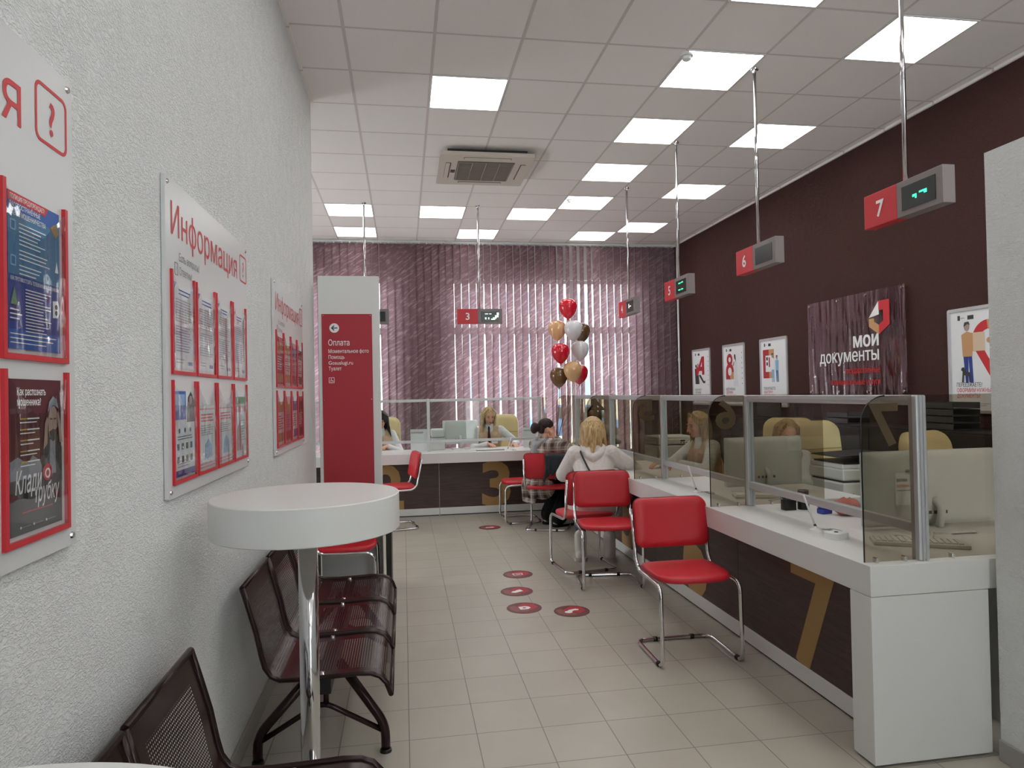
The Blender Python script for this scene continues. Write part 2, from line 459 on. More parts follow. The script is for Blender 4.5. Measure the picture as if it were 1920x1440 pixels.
S('wall_inner_left', (-4.5, XL - 0.2, 5.53, 5.73, 0.0, CZ), M_WALL)
opening('wall_outer_left', 'window_3', '-x', -4.5, 5.53, 11.0, 7.2, 9.2, 0.4, 2.1)  # unseen window added to let fill daylight reach the far ceiling
S('wall_right', (XR, XR + 0.2, -4.0, 11.0, 0.0, CZ), M_BROWN)
opening('wall_front', 'window_4', '-y', -4.0, -0.9, 4.75, 1.92, 4.4, 0.06, 3.7)  # unseen window at the camera's back, added to brighten the room
S('wall_near_right', (2.37, 2.49, -4.0, 2.435, 0.0, 2.472), M_WALL)
S('baseboard_left', (XL, XL + 0.012, -4.0, 5.73, 0.0, 0.085), M_BASEB, 0.003)
S('baseboard_right', (2.358, 2.37, -4.0, 2.435, 0.0, 0.085), M_BASEB, 0.003)
# back wall with two window openings
WIN = [(-3.4, -0.16), (0.72, 3.86)]; WZ0, WZ1 = 0.5, 3.38
bm = newbm()
xs = [-4.6] + [v for wn in WIN for v in wn] + [4.75]
for i in range(0, 6, 2): box(bm, xs[i], xs[i + 1], YB, YB + 0.22, 0, CZ)
for a, b in WIN:
    box(bm, a, b, YB, YB + 0.22, 0, WZ0); box(bm, a, b, YB, YB + 0.22, WZ1, CZ)
link('wall_back', bm, M_PAINT, kind='structure')
for k, (a, b) in enumerate(WIN):
    bm = newbm(); y0, y1 = YB + 0.10, YB + 0.16; t = 0.05; tz = 2.555
    box(bm, a, b, y0, y1, WZ0, WZ0 + t); box(bm, a, b, y0, y1, WZ1 - t, WZ1); box(bm, a, a + t, y0, y1, WZ0 + t, WZ1 - t); box(bm, b - t, b, y0, y1, WZ0 + t, WZ1 - t)
    box(bm, a + t, b - t, y0, y1, tz - 0.055, tz + 0.055)
    for q in (1, 2):
        x = a + (b - a) * q / 3; box(bm, x - 0.035, x + 0.035, y0, y1, WZ0 + t, tz - 0.055); box(bm, x - 0.035, x + 0.035, y0, y1, tz + 0.055, WZ1 - t)
    wo = link('window_%d' % (k + 1), bm, M_FRAME, kind='structure')
    boxm('pane', (a + t, b - t, YB + 0.125, YB + 0.135, WZ0 + t, WZ1 - t), M_WGLASS, wo)
    boxm('sill', (a - 0.03, b + 0.03, YB - 0.06, YB + 0.10, WZ0 - 0.03, WZ0), M_FRAME, wo, 0.004)
t = thing('heating_pipe', 'thin white vertical pipe in the corner between the blinds and the brown wall', 'pipe', (4.515, 10.66, 0))
bm = newbm(); tube(bm, [(0, 0, 0), (0, 0, CZ - 0.02)], 0.016, 12); link('pipe', bm, M_FRAME, t)
bm = newbm(); lathe(bm, [(0.016, 2.0), (0.022, 2.0), (0.022, 2.05), (0.016, 2.05)], 12); link('bracket', bm, M_FRAME, t)
# ceiling edge moulding
S('trim_1', (XR - 0.02, XR, -4.0, YB, CZ - 0.022, CZ), M_CEIL)
S('trim_2', (XL, XL + 0.02, -4.0, 5.73, CZ - 0.022, CZ), M_CEIL)

# ------------------------------------------------------------------ outside, seen through the blind gaps
S('pavement', (-30, 30, 11.3, 60, -0.5, -0.35), mat('pavement', '#8e8c88', 0.9))
t = thing('apartment_building', 'pale apartment block seen through the gap between the blind slats', 'building', (0, 46, -0.35))
boxm('facade', (1, 19, 0, 10, 0, 14), mat('pale_facade', '#b7b4ac', 0.8), t)
bm = newbm()
for i in range(8):
    for k in range(4): boxm('window', (2.4 + i * 1.9, 3.4 + i * 1.9, -0.06, 0.0, 1.5 + k * 2.9, 3.0 + k * 2.9), mat('far_window', '#55606a', 0.3), t)
t = thing('parked_car', 'blue car parked outside, seen through the gap between the blind slats', 'car', (5.9, 24, -0.35))
bm = newbm(); prism(bm, [(-2.1, 0.35), (2.1, 0.35), (2.1, 0.75), (1.3, 0.9), (0.8, 1.4), (-0.9, 1.42), (-1.5, 0.95), (-2.1, 0.85)], -0.85, 0.85)
for v in bm.verts: v.co = Vector((v.co.x, v.co.z, v.co.y))
link('body', bm, mat('car_blue', '#35608f', 0.3, coat=0.5), t)
for sx in (-1.3, 1.3):
    for syy in (-0.85, 0.85):
        bm = newbm(); bmesh.ops.create_cone(bm, cap_ends=True, segments=20, radius1=0.33, radius2=0.33, depth=0.2, matrix=Matrix.Translation((sx, syy, 0.33)) @ Matrix.Rotation(PI / 2, 4, 'X')); link('wheel', bm, M_BLACK, t)
bm = newbm(); prism(bm, [(-1.35, 0.95), (1.15, 0.95), (0.75, 1.33), (-0.85, 1.35)], -0.86, 0.86)
for v in bm.verts: v.co = Vector((v.co.x, v.co.z, v.co.y))
link('side_windows', bm, M_SCREEN, t)
bm = newbm()
for i in range(150):
    a, r = random.random() * 2 * PI, random.random() ** 0.5
    c = Vector((3.05 + 0.5 * r * math.cos(a), 12.6 + 0.3 * r * math.sin(a), -0.05 + 0.75 * random.random() * (1 - 0.5 * r))); d = Vector((random.uniform(-1, 1), random.uniform(-1, 1), random.uniform(-.4, 1))).normalized()
    e = d.orthogonal().normalized() * 0.035; q = 0.07
    vs = [bm.verts.new(c + p) for p in (-d * q, e, d * q, -e)]; bm.faces.new(vs)

t = thing('flowering_shrub', 'yellow flowering shrub outside below the window', 'shrub', (0, 0, 0))
link('foliage', bm, mat('yellow_leaves', '#c9b93a', 0.7), t)
bm = newbm()
for i in range(9): tube(bm, [(3.05, 12.6, -0.36), (3.05 + random.uniform(-.3, .3), 12.6 + random.uniform(-.2, .2), 0.4)], 0.008, 5)
link('stems', bm, mat('stem', '#5a4a2c', 0.8), t)

# ------------------------------------------------------------------ ceiling lights
CX0, CY0 = 0.2514, -0.249
CELLS = [(0, 9), (3, 6), (3, 8), (3, 10), (3, 12), (3, 14), (2, 15), (0, 15), (1, 17), (4, 17), (5, 16), (5, 13), (5, 10), (5, 7), (-2, 15), (-2, 17)]
UNSEEN_FILL = [(0, 6), (0, 3), (3, 4), (3, 2), (0, 0), (3, 0), (1, -3), (5, 4), (5, 1), (-6, 12), (-4, 15)]  # panels added out of view to lift the room light
WHERE = {(0, 9): 'alone nearest the left wall', (3, 6): 'cut by the top of the photo, nearest in the middle row', (3, 8): 'second from the camera in the middle row, beside the round detector',
         (3, 10): 'third from the camera in the middle row', (3, 12): 'fourth from the camera in the middle row', (3, 14): 'farthest in the middle row, beside a small detector',
         (2, 15): 'just left of the farthest middle-row panel', (0, 15): 'left of the pole of window 3, second row from the blinds', (1, 17): 'behind the pole of window 3, next to the blinds',
         (4, 17): 'next to the blinds, left of the pole of window 4', (5, 16): 'farthest in the right row, behind the pole of window 4', (5, 13): 'behind the pole of window 5',
         (5, 10): 'behind the pole of window 6', (5, 7): 'nearest in the right row, behind the pole of window 7', (-2, 15): 'above the white sign column, the nearer of two', (-2, 17): 'above the white sign column, the farther of two'}
for ix, iy in CELLS + UNSEEN_FILL:
    cx, cyy = CX0 + 0.6 * (ix + 0.5), CY0 + 0.6 * (iy + 0.5)
    lab = 'square glowing ceiling panel ' + WHERE.get((ix, iy), 'added out of view as fill light')
    t = thing('ceiling_light', lab, 'ceiling light', (cx, cyy, CZ), group='square ceiling light panels')
    bm = newbm(); h, q = 0.299, 0.287
    for a in ((-h, h, -h, -q), (-h, h, q, h), (-h, -q, -q, q), (q, h, -q, q)): box(bm, a[0], a[1], a[2], a[3], -0.006, 0.0)
    link('frame', bm, M_WHITEM, t)
    bm = newbm(); box(bm, -q, q, -q, q, -0.004, 0.0); link('diffuser', bm, M_LED, t)

# detectors
for (x, y, r, lab) in ((2.067, 4.62, 0.05, 'round white smoke detector beside a big light panel'), (2.10, 8.28, 0.035, 'small white detector at the corner of a far light panel')):
    t = thing('smoke_detector', lab, 'smoke detector', (x, y, CZ))
    bm = newbm(); lathe(bm, [(0, 0), (r, 0), (r, -0.012), (r * 0.9, -0.022), (0, -0.022)], 24); link('base', bm, M_WHITEM, t, smooth=True)
    bm = newbm(); lathe(bm, [(r * 0.62, -0.022), (r * 0.6, -0.042), (r * 0.35, -0.05), (0, -0.052)], 24); link('sensor_head', bm, M_WHITEM, t, smooth=True)

# air conditioner cassette
t = thing('air_conditioner', 'beige ceiling cassette air conditioner hanging slightly below the tiles', 'air conditioner', (0.875, 7.09, CZ))
boxm('dark_gap', (-0.40, 0.40, -0.40, 0.40, -0.05, 0.0), M_DARKGREY, t)  # dark box standing in for the shaded gap above the panel
M_AC = mat('ac_beige', '#cfc6ba', 0.5)
bm = newbm(); prism(bm, rrect(-0.475, -0.475, 0.475, 0.475, 0.03), -0.085, -0.05); link('panel', bm, M_AC, t, smooth=True)
bm = newbm(); prism(bm, [(-0.29, -0.29), (0.29, -0.29), (0.29, 0.29), (-0.29, 0.29)], -0.089, -0.085); g_ = link('grille', bm, M_DARKGREY, t)
bm = newbm()
for i in range(22): y = -0.28 + i * 0.0267; box(bm, -0.28, 0.28, y - 0.004, y + 0.004, -0.096, -0.089)
for i in range(5): x = -0.28 + i * 0.14; box(bm, x - 0.004, x + 0.004, -0.28, 0.28, -0.0975, -0.089)
link('slats', bm, mat('ac_grille', '#9b8f86', 0.5), g_)
for k in range(4):
    bm = newbm(); prism(bm, rrect(-0.24, 0.355, 0.24, 0.41, 0.012), -0.087, -0.0852); bmesh.ops.rotate(bm, verts=bm.verts[:], cent=(0, 0, 0), matrix=Matrix.Rotation(k * PI / 2, 3, 'Z')); lv = link('air_outlet', bm, M_BLACK, t)
    bm = newbm(); prism(bm, rrect(-0.235, 0.366, 0.235, 0.408, 0.01), -0.091, -0.0872); bmesh.ops.rotate(bm, verts=bm.verts[:], cent=(0, 0, 0), matrix=Matrix.Rotation(k * PI / 2, 3, 'Z')); link('louver', bm, M_AC, lv)
boxm('display_window', (-0.345, -0.30, -0.02, 0.06, -0.089, -0.085), M_BLACK, t)

# ------------------------------------------------------------------ vertical blinds
def blind(x0, x1, label, shifts):
    t = thing('vertical_blind', label, 'blind', (x0, 10.76, 0))
    L = x1 - x0
    boxm('headrail', (0, L, -0.022, 0.022, 3.915, 3.948), M_FRAME, t)
    bm = newbm(); n = int(L / 0.03)
    for i in range(int(L / 0.118) + 1): box(bm, i * 0.118 - 0.008, i * 0.118 + 0.008, -0.03, -0.02, 3.895, 3.915)
    link('carriers', bm, M_FRAME, t)
    bm = newbm(); n = int(L / 0.117); pitch = L / n
    rnd = random.Random(int(x0 * 100) + 77)
    for i in range(n):
        xc = pitch * (i + 0.5); X = x0 + xc
        a = math.radians(rnd.uniform(10, 19)); db = rnd.uniform(-0.004, 0.004); hw = 0.0635
        for (lo, hi, da, sh) in shifts:
            if lo <= X < hi: a += math.radians(da); db += sh * (1 if i % 2 else -1)
        ca, sa = math.cos(a) * hw, math.sin(a) * hw
        z0, z1 = 0.46, 3.90; vs = []
        for z, off in ((z0, db * 1.6), (2.75, db * 0.15), (z1, 0)):
            for s in (-1, 1):
                vs.append(bm.verts.new((xc + off + s * ca, s * sa, z)))
        for b in (0, 2): bm.faces.new((vs[b], vs[b + 1], vs[b + 3], vs[b + 2]))

    link('slats', bm, M_BLIND, t)
    return t
blind(-4.2, 0.715, 'mauve vertical blind left of the dark seam, behind the sign column and window 3', [(-0.6, -0.2, 14, 0.012)])
blind(0.70, 4.53, 'mauve vertical blind right of the dark seam, behind the balloons', [(0.8, 2.2, 9, 0.009), (2.35, 2.6, 16, 0.014), (2.6, 3.15, 30, 0.02), (3.15, 3.7, 7, 0.008)])

# ------------------------------------------------------------------ information boards on the left wall
def pocket(parent, u, v, wd=0.238, ht=0.31):
    """clear plastic leaflet pocket with red edges; local x,y on the board"""
    a = Art(); b = 0.011
    a.rect(u, v, u + b, v + ht + 0.012, M_SIGNRED, 0.0215, 0.0075); a.rect(u + wd - b, v, u + wd, v + ht + 0.012, M_SIGNRED, 0.0215, 0.0075); a.rect(u + b, v, u + wd - b, v + b, M_SIGNRED, 0.0215, 0.0075)
    p = a.done('pocket', parent)
    a = Art(); m = u + wd / 2
    a.poly([(u + b, v + b), (u + wd - b, v + b), (u + wd - b, v + ht), (m + 0.02, v + ht - 0.07), (m - 0.02, v + ht - 0.07), (u + b, v + ht)], M_POCKET, 0.0212, 0.001)
    a.done('clear_front', p)
    return p
def qicon(a, u, v, wd, ht, m, z):
    a.ring(rrect(u, v, u + wd, v + ht, 0.02), rrect(u + 0.007, v + 0.007, u + wd - 0.007, v + ht - 0.007, 0.014), m, z)
    a.text('?', u + wd / 2, v + ht * 0.22, ht * 0.78, m, z, 0.015, 'CENTER')
def info_board(y0, wd, z0, ht, label):
    t = thing('information_board', label, 'information board', mtx=facing('+x', (XL, y0, z0)), group='white information boards')
    bm = newbm(); prism(bm, rrect(0, 0, wd, ht, 0.006), 0.002, 0.014); link('panel', bm, M_BOARD, t)
    a = Art(); a.text('Информация', 0.05, ht - 0.172, 0.142, M_TXTRED, 0.0150, 0.0, width=0.84); a.done('title', t)
    a = Art(); qicon(a, 0.94, ht - 0.17, 0.125, 0.12, M_TXTRED, 0.015); a.done('question_mark', t)
    a = Art(); a.text('Есть вопросы?', 0.125, ht - 0.243, 0.036, M_TXTG, 0.015, width=0.215); a.text('Ответим!', 0.125, ht - 0.287, 0.036, M_TXTG, 0.015, width=0.13)
    a.ring(rrect(0.08, ht - 0.293, 0.11, ht - 0.253, 0.004), rrect(0.083, ht - 0.290, 0.107, ht - 0.256, 0.003), M_TXTG, 0.015); a.text('?', 0.095, ht - 0.285, 0.03, M_TXTG, 0.015, 0, 'CENTER'); a.done('slogan', t)
    for u, v in ((0.02, 0.02), (wd - 0.02, 0.02), (0.02, ht - 0.02), (wd - 0.02, ht - 0.02)):
        bm = newbm(); lathe(bm, [(0, 0.018), (0.006, 0.018), (0.008, 0.014)], 12, (u, v, 0)); link('screw', bm, M_CHROME, t, smooth=True)
    return t
BZ = 1.225; BH = 0.985
def cols(k): return 0.036 + 0.252 * k
ROWZ = (0.38, 0.04)
B1 = info_board(0.50, 1.09, BZ, BH, 'nearest information board on the left wall, holding the blue and the dark poster')
B2 = info_board(2.17, 1.07, BZ, BH, 'information board on the left wall with eight small pockets, in the middle of the three')
B3 = info_board(3.90, 1.07, BZ - 0.02, BH, 'smallest-looking information board, farthest along the left wall with reddish leaflets')
for v in ROWZ: pocket(B1, cols(3) + 0.024, v, 0.235)
for B in (B2, B3):
    for v in ROWZ:
        for k in range(4): pocket(B, cols(k), v)
M_INK = mat('ink_dark', '#3a3d45', 0.7); M_INKL = mat('ink_grey', '#8a8e98', 0.7); M_BLUE = mat('print_blue', '#2d5fae', 0.5); M_NAVY = mat('print_navy', '#243f8f', 0.5); M_TEAL = mat('print_teal', '#3f79a3', 0.5)
M_YEL = mat('print_yellow', '#c8a52e', 0.6); M_MAROON = mat('print_maroon', '#5a2029', 0.6); M_CHAR = mat('print_charcoal', '#3b3a3c', 0.6); M_SKINP = mat('print_skin', '#a58d82', 0.6); M_ORA = mat('print_sand', '#c99a6b', 0.6)
M_LBLUE = mat('print_light_blue', '#8fb4d8', 0.6); M_PINK = mat('print_pink', '#c98c97', 0.6); M_GREENP = mat('print_green', '#6f9a78', 0.6); M_PURP = mat('print_violet', '#7a6a9c', 0.6); M_WPRINT = mat('print_white', '#e6e8ea', 0.6)

# the two posters on the near board
mtx = facing('+x', (XL + 0.0155, 0.50 + cols(3) + 0.046, BZ + 0.38 + 0.02))
t = tag(bpy.data.objects.new('poster', None), 'blue police warning poster in the upper pocket of the near board', 'poster'); COL.objects.link(t); t.matrix_world = mtx
a = Art(); W, Hh = 0.185, 0.285
a.rect(0, 0, W, Hh, M_NAVY, 0.001); a.rect(0, 0.19, W, Hh, M_BLUE, 0.0015); a.rect(0, 0.135, W, 0.25, M_TEAL, 0.0017, 0.0003); a.rect(0, 0, W, 0.035, M_BLUE, 0.0015)
a.poly([(0, Hh), (0, 0.268), (0.13, 0.268), (0.142, Hh)], M_SIGNRED, 0.002)
a.text('ПОЛИЦИЯ ПРЕДУПРЕЖДАЕТ!', 0.006, 0.272, 0.012, M_TXTW, 0.0025, 0.01, width=0.12)
a.text('РАСПРОСТРАНЁННЫЕ', 0.005, 0.257, 0.013, M_TXTW, 0.0025, 0.01, width=0.105); a.text('СХЕМЫ МОШЕННИЧЕСТВА', 0.005, 0.243, 0.013, M_TXTW, 0.0025, 0.01, width=0.125)
a.bars(0.035, 0.13, 0.232, 6, 0.0075, 0.0022, M_TXTW, 0.0025); a.bars(0.035, 0.15, 0.183, 3, 0.0075, 0.0022, M_TXTW, 0.0025); a.bars(0.035, 0.12, 0.155, 3, 0.0075, 0.0022, M_TXTW, 0.0025)
a.text('КАК ПРОТИВОСТОЯТЬ ТЕЛЕФОННЫМ МОШЕННИКАМ', 0.006, 0.124, 0.010, M_TXTW, 0.0025, 0.01, width=0.172)
a.bars(0.055, 0.15, 0.113, 14, 0.006, 0.0019, M_TXTW, 0.0025); a.bars(0.004, 0.045, 0.072, 3, 0.008, 0.0024, M_TXTW, 0.0025); a.bars(0.004, 0.18, 0.028, 3, 0.008, 0.002, M_TXTW, 0.0025)
a.poly([(0.160, 0.258), (0.172, 0.262), (0.180, 0.245), (0.170, 0.232), (0.158, 0.240), (0.148, 0.250)], M_GOLD, 0.0025)
for k in range(2): a.ring(rrect(0.006, 0.215 - k * 0.065, 0.024, 0.235 - k * 0.065, 0.003), rrect(0.009, 0.218 - k * 0.065, 0.021, 0.232 - k * 0.065, 0.002), M_LBLUE, 0.0025)
a.poly([(0.155, 0.07), (0.175, 0.072), (0.185, 0.088), (0.175, 0.106), (0.155, 0.104)], M_TXTW, 0.0025); a.poly(circ(0.168, 0.081, 0.005), M_CHAR, 0.003); a.poly(circ(0.168, 0.093, 0.005), M_CHAR, 0.003)
a.poly([(0.006, 0.08), (0.03, 0.08), (0.018, 0.112)], M_GREENP, 0.0025); a.poly([(0.166, 0.163), (0.178, 0.163), (0.172, 0.185)], M_TXTW, 0.0025)
a.done('printed_sheet', t)
mtx = facing('+x', (XL + 0.0155, 0.50 + cols(3) + 0.046, BZ + 0.04 + 0.02))
t = tag(bpy.data.objects.new('poster', None), 'dark poster with a grey bearded man and white script, lower pocket of the near board', 'poster'); COL.objects.link(t); t.matrix_world = mtx
a = Art()
a.rect(0, 0, W, Hh, M_MAROON, 0.001); a.rect(0, 0.0, W, 0.13, M_CHAR, 0.0015)
a.text('Как распознать', 0.022, 0.255, 0.0195, M_TXTW, 0.003, 0.012, width=0.1); a.text('мошенника?', 0.022, 0.236, 0.0195, M_TXTW, 0.003, 0.012, width=0.082)
for k in range(5): a.rect(0.032, 0.210 - k * 0.02, 0.054, 0.2125 - k * 0.02, M_YEL, 0.003); a.rect(0.056, 0.210 - k * 0.02, 0.098, 0.2125 - k * 0.02, M_TXTW, 0.003); a.rect(0.032, 0.2035 - k * 0.02, 0.088 - 0.006 * (k % 3), 0.2055 - k * 0.02, M_TXTW, 0.003)
a.poly([(0.10, 0.08), (0.185, 0.08), (0.185, 0.15), (0.17, 0.175), (0.125, 0.172), (0.112, 0.15)], M_DARKGREY, 0.002)      # jacket
a.poly([(0.135, 0.10), (0.16, 0.10), (0.157, 0.17), (0.138, 0.168)], M_INKL, 0.0025)                                          # shirt
a.poly([(0.133, 0.185), (0.137, 0.172), (0.148, 0.166), (0.160, 0.172), (0.166, 0.19), (0.166, 0.222), (0.155, 0.234), (0.140, 0.230), (0.133, 0.212)], M_SKINP, 0.0028)   # face
a.poly([(0.135, 0.183), (0.14, 0.168), (0.15, 0.163), (0.162, 0.17), (0.165, 0.19), (0.158, 0.186), (0.15, 0.188), (0.142, 0.186)], M_CHAR, 0.0031)                     # beard
a.poly([(0.131, 0.222), (0.136, 0.242), (0.15, 0.253), (0.165, 0.246), (0.172, 0.228), (0.164, 0.232), (0.15, 0.236), (0.138, 0.228)], M_INKL, 0.0031)                   # hair
for x in (0.142, 0.157): a.rect(x - 0.004, 0.207, x + 0.004, 0.2095, M_CHAR, 0.0033)
a.poly([(0.1495, 0.207), (0.153, 0.194), (0.147, 0.194)], M_SKINP, 0.0033)
a.poly([(0.112, 0.15), (0.116, 0.178), (0.118, 0.2), (0.126, 0.212), (0.133, 0.205), (0.128, 0.19), (0.126, 0.16)], M_SKINP, 0.0034); a.poly([(0.185, 0.16), (0.178, 0.2), (0.170, 0.222), (0.164, 0.215), (0.170, 0.19), (0.174, 0.16)], M_SKINP, 0.0034)
a.poly([(0.0, 0.10), (0.0, 0.135), (0.025, 0.142), (0.04, 0.135), (0.06, 0.128), (0.075, 0.142), (0.10, 0.13), (0.12, 0.10)], M_INKL, 0.002)
a.text('Клади', 0.012, 0.075, 0.058, M_TXTW, 0.0036, 0.008, shear=0.25, width=0.092); a.text('трубку', 0.078, 0.052, 0.050, M_TXTW, 0.0036, 0.008, shear=0.25, width=0.092)
a.poly(circ(0.126, 0.105, 0.0165, 20), M_SIGNRED, 0.0034); a.ring(circ(0.126, 0.103, 0.010, 16), circ(0.126, 0.103, 0.0065, 16), M_TXTW, 0.0038)
a.bars(0.035, 0.15, 0.040, 1, 0.01, 0.002, M_SIGNRED, 0.003, 0.05)
for k in range(3): a.rect(0.035 + 0.045 * k, 0.012, 0.065 + 0.045 * k, 0.0135, M_INKL, 0.003); a.poly(circ(0.031 + 0.045 * k, 0.0128, 0.0025, 8), M_TXTW, 0.003)
a.done('printed_sheet', t)

# leaflets in the small pockets of the two farther boards
def leaflet(mtx, kind, label, group, seed):
    t = tag(bpy.data.objects.new('leaflet', None), label, 'leaflet', group); COL.objects.link(t); t.matrix_world = mtx
    R = random.Random(seed); a = Art(); W, H = 0.196, 0.268
    if kind == 'text':
        a.rect(0, 0, W, H, M_PAPER, 0.001); a.rect(0, 0, 0.010, H, M_NAVY if seed % 2 else M_PAPER, 0.0014); a.poly([(0.0, H - 0.03), (0.03, H), (0.0, H)], M_NAVY, 0.0016)
        a.bars(0.05, W - 0.02, H - 0.018, 2, 0.012, 0.004, M_NAVY, 0.0016, 0.4, R); a.bars(0.022, W - 0.012, H - 0.05, 9, 0.0085, 0.0024, M_INKL, 0.0016, 0.2, R); a.bars(0.022, W - 0.012, H - 0.135, 10, 0.0085, 0.0024, M_INKL if seed % 3 else M_PURP, 0.0016, 0.3, R); a.rect(W - 0.06, 0.012, W - 0.015, 0.024, M_NAVY, 0.0016); a.bars(0.022, 0.1, 0.03, 2, 0.01, 0.003, M_INKL, 0.0016, 0.2, R)
    elif kind == 'photo':
        a.rect(0, 0, W, H, M_PAPER, 0.001); a.rect(0, H - 0.09, W * 0.55, H, M_BLUE, 0.0014); a.rect(0, H - 0.045, W * 0.5, H - 0.01, M_LBLUE, 0.0016)
        a.poly([(W * 0.6, H - 0.1), (W, H - 0.1), (W, H - 0.03), (W * 0.82, H), (W * 0.66, H - 0.02)], M_CHAR, 0.0014); a.poly(circ(W * 0.8, H - 0.028, 0.014, 14), M_SKINP, 0.0018); a.poly(circ(W * 0.68, H - 0.045, 0.011, 14), M_SKINP, 0.0018)
        for k in range(3): a.poly(circ(0.04 + k * 0.056, H - 0.125, 0.008, 12), M_INK, 0.0016)
        for q in range(2):
            for k in range(4): a.rect(0.018 + k * 0.044, H - 0.185 - 0.04 * q, 0.038 + k * 0.044, H - 0.165 - 0.04 * q, M_INK, 0.0016)
        a.bars(0.02, W - 0.02, H - 0.142, 2, 0.008, 0.003, M_INK, 0.0016, 0.2, R); a.rect(0, 0, W, 0.02, M_NAVY, 0.0016); a.bars(0.02, W - 0.05, 0.05, 3, 0.009, 0.003, M_INKL, 0.0016, 0.3, R)
    elif kind == 'framed':
        a.rect(0, 0, W, H * 0.78, M_PAPER, 0.001); a.ring([(0, 0), (W, 0), (W, H * 0.78), (0, H * 0.78)], [(0.006, 0.006), (W - 0.006, 0.006), (W - 0.006, H * 0.78 - 0.006), (0.006, H * 0.78 - 0.006)], M_PINK, 0.0015)
        a.bars(0.02, W - 0.02, H * 0.78 - 0.02, 3, 0.011, 0.005, M_TXTRED, 0.0016, 0.1, R); a.bars(0.02, W - 0.02, H * 0.78 - 0.06, 5, 0.008, 0.0025, M_INKL, 0.0016, 0.3, R); a.poly([(0.06, 0.03), (0.15, 0.03), (0.15, 0.07), (0.11, 0.10), (0.07, 0.08)], M_LBLUE, 0.0016); a.rect(0.01, 0.01, W - 0.01, 0.018, M_PINK, 0.0016)
    elif kind == 'green':
        a.rect(0, 0, W, H, M_PAPER, 0.001); a.rect(0, H - 0.05, W, H - 0.02, M_GREENP, 0.0014); a.rect(0, H - 0.085, W, H - 0.06, M_PINK, 0.0014); a.poly([(0.02, 0.02), (0.12, 0.02), (0.09, 0.15), (0.04, 0.12)], M_PINK, 0.0014); a.bars(0.1, W - 0.01, H - 0.12, 8, 0.012, 0.003, M_INKL, 0.0016, 0.3, R)
    else:   # red toned sheets of the far board
        base = {'maroon': M_DEEPRED, 'pinkish': M_PINK, 'mixed': M_PAPER}[kind]
        a.rect(0, 0, W, H, base, 0.001); c1 = [M_ORA, M_PURP, M_MAROON, M_GOLD][seed % 4]
        a.rect(0, H - 0.09, W, H - 0.03, c1, 0.0014); a.bars(0.015, W - 0.015, H - 0.11, 6, 0.014, 0.006, M_WPRINT if kind == 'maroon' else M_TXTRED, 0.0016, 0.4, R); a.rect(0, 0.01, W, 0.06, c1 if kind != 'pinkish' else M_DEEPRED, 0.0014)
    a.done('printed_sheet', t)
ORD = ('first', 'second', 'third', 'last')
k2 = (('text', 'text', 'text', 'text'), ('photo', 'framed', 'framed', 'green'))
k3 = (('maroon', 'mixed', 'pinkish', 'mixed'), ('mixed', 'pinkish', 'mixed', 'maroon'))
desc = {'text': 'closely printed white leaflet', 'photo': 'leaflet with blue heading and icons', 'framed': 'pink-bordered short leaflet', 'green': 'leaflet with green and pink bands', 'maroon': 'dark red leaflet', 'mixed': 'leaflet with coloured bands', 'pinkish': 'pink leaflet'}
for Bn, (yy, zz, K, nm) in enumerate(((2.17, BZ, k2, 'middle'), (3.90, BZ - 0.02, k3, 'far'))):
    for r, v in enumerate(ROWZ):
        for k in range(4):
            leaflet(facing('+x', (XL + 0.0155, yy + cols(k) + 0.021, zz + v + 0.02)), K[r][k], '%s in the %s %s pocket of the %s left-wall board' % (desc[K[r][k]], ORD[k], ('upper', 'lower')[r], nm), 'leaflets of the %s board' % nm, Bn * 8 + r * 4 + k + 3)

# ------------------------------------------------------------------ white sign column with the red direction panel
t = thing('sign_column', 'tall white column with a red direction panel at the end of the left wall', 'sign column', (0, 5.60, 0))
boxm('column', (-0.662, -0.18, 0, 0.12, 0, 2.495), M_WHITEM, t, 0.004)
sg = bpy.data.objects.new('direction_sign', None)
sg = tag(sg, 'red direction sign with white lettering fixed to the white column', 'direction sign'); COL.objects.link(sg); sg.matrix_world = facing('-y', (-0.634, 5.60, 0.70))
boxm('plate', (0, 0.394, 0, 1.488, 0.0, 0.008), M_DEEPRED, sg, 0.002)
for u, v in ((0.012, 1.476), (0.382, 1.476), (0.012, 0.80), (0.382, 0.80)):
    bm = newbm(); lathe(bm, [(0, 0.0115), (0.004, 0.011), (0.005, 0.008)], 10, (u, v, 0)); link('screw', bm, M_CHROME, sg)
a = Art(); a.poly(circ(0.098, 1.375, 0.038, 28), M_TXTW, 0.0095)
for p in ([(0.078, 1.371), (0.122, 1.371), (0.122, 1.379), (0.078, 1.379)], [(0.072, 1.375), (0.094, 1.397), (0.100, 1.391), (0.084, 1.375)], [(0.072, 1.375), (0.084, 1.375), (0.100, 1.359), (0.094, 1.353)]): a.poly(p, M_DARKGREY, 0.0105)
a.done('arrow_disc', sg)
a = Art(); a.text('Оплата', 0.050, 1.235, 0.066, M_TXTW, 0.0095, 0.004, width=0.165)
for s, v, wd in (('Моментальное фото', 1.175, 0.315), ('Помощь', 1.128, 0.125), ('Gosuslugi.ru', 1.082, 0.19), ('Туалет', 1.036, 0.10)): a.text(s, 0.050, v, 0.042, M_TXTW, 0.0095, 0.004, width=wd)
a.ring(rrect(0.050, 0.935, 0.094, 0.979, 0.003), rrect(0.0535, 0.9385, 0.0905, 0.9755, 0.002), M_TXTW, 0.0095)
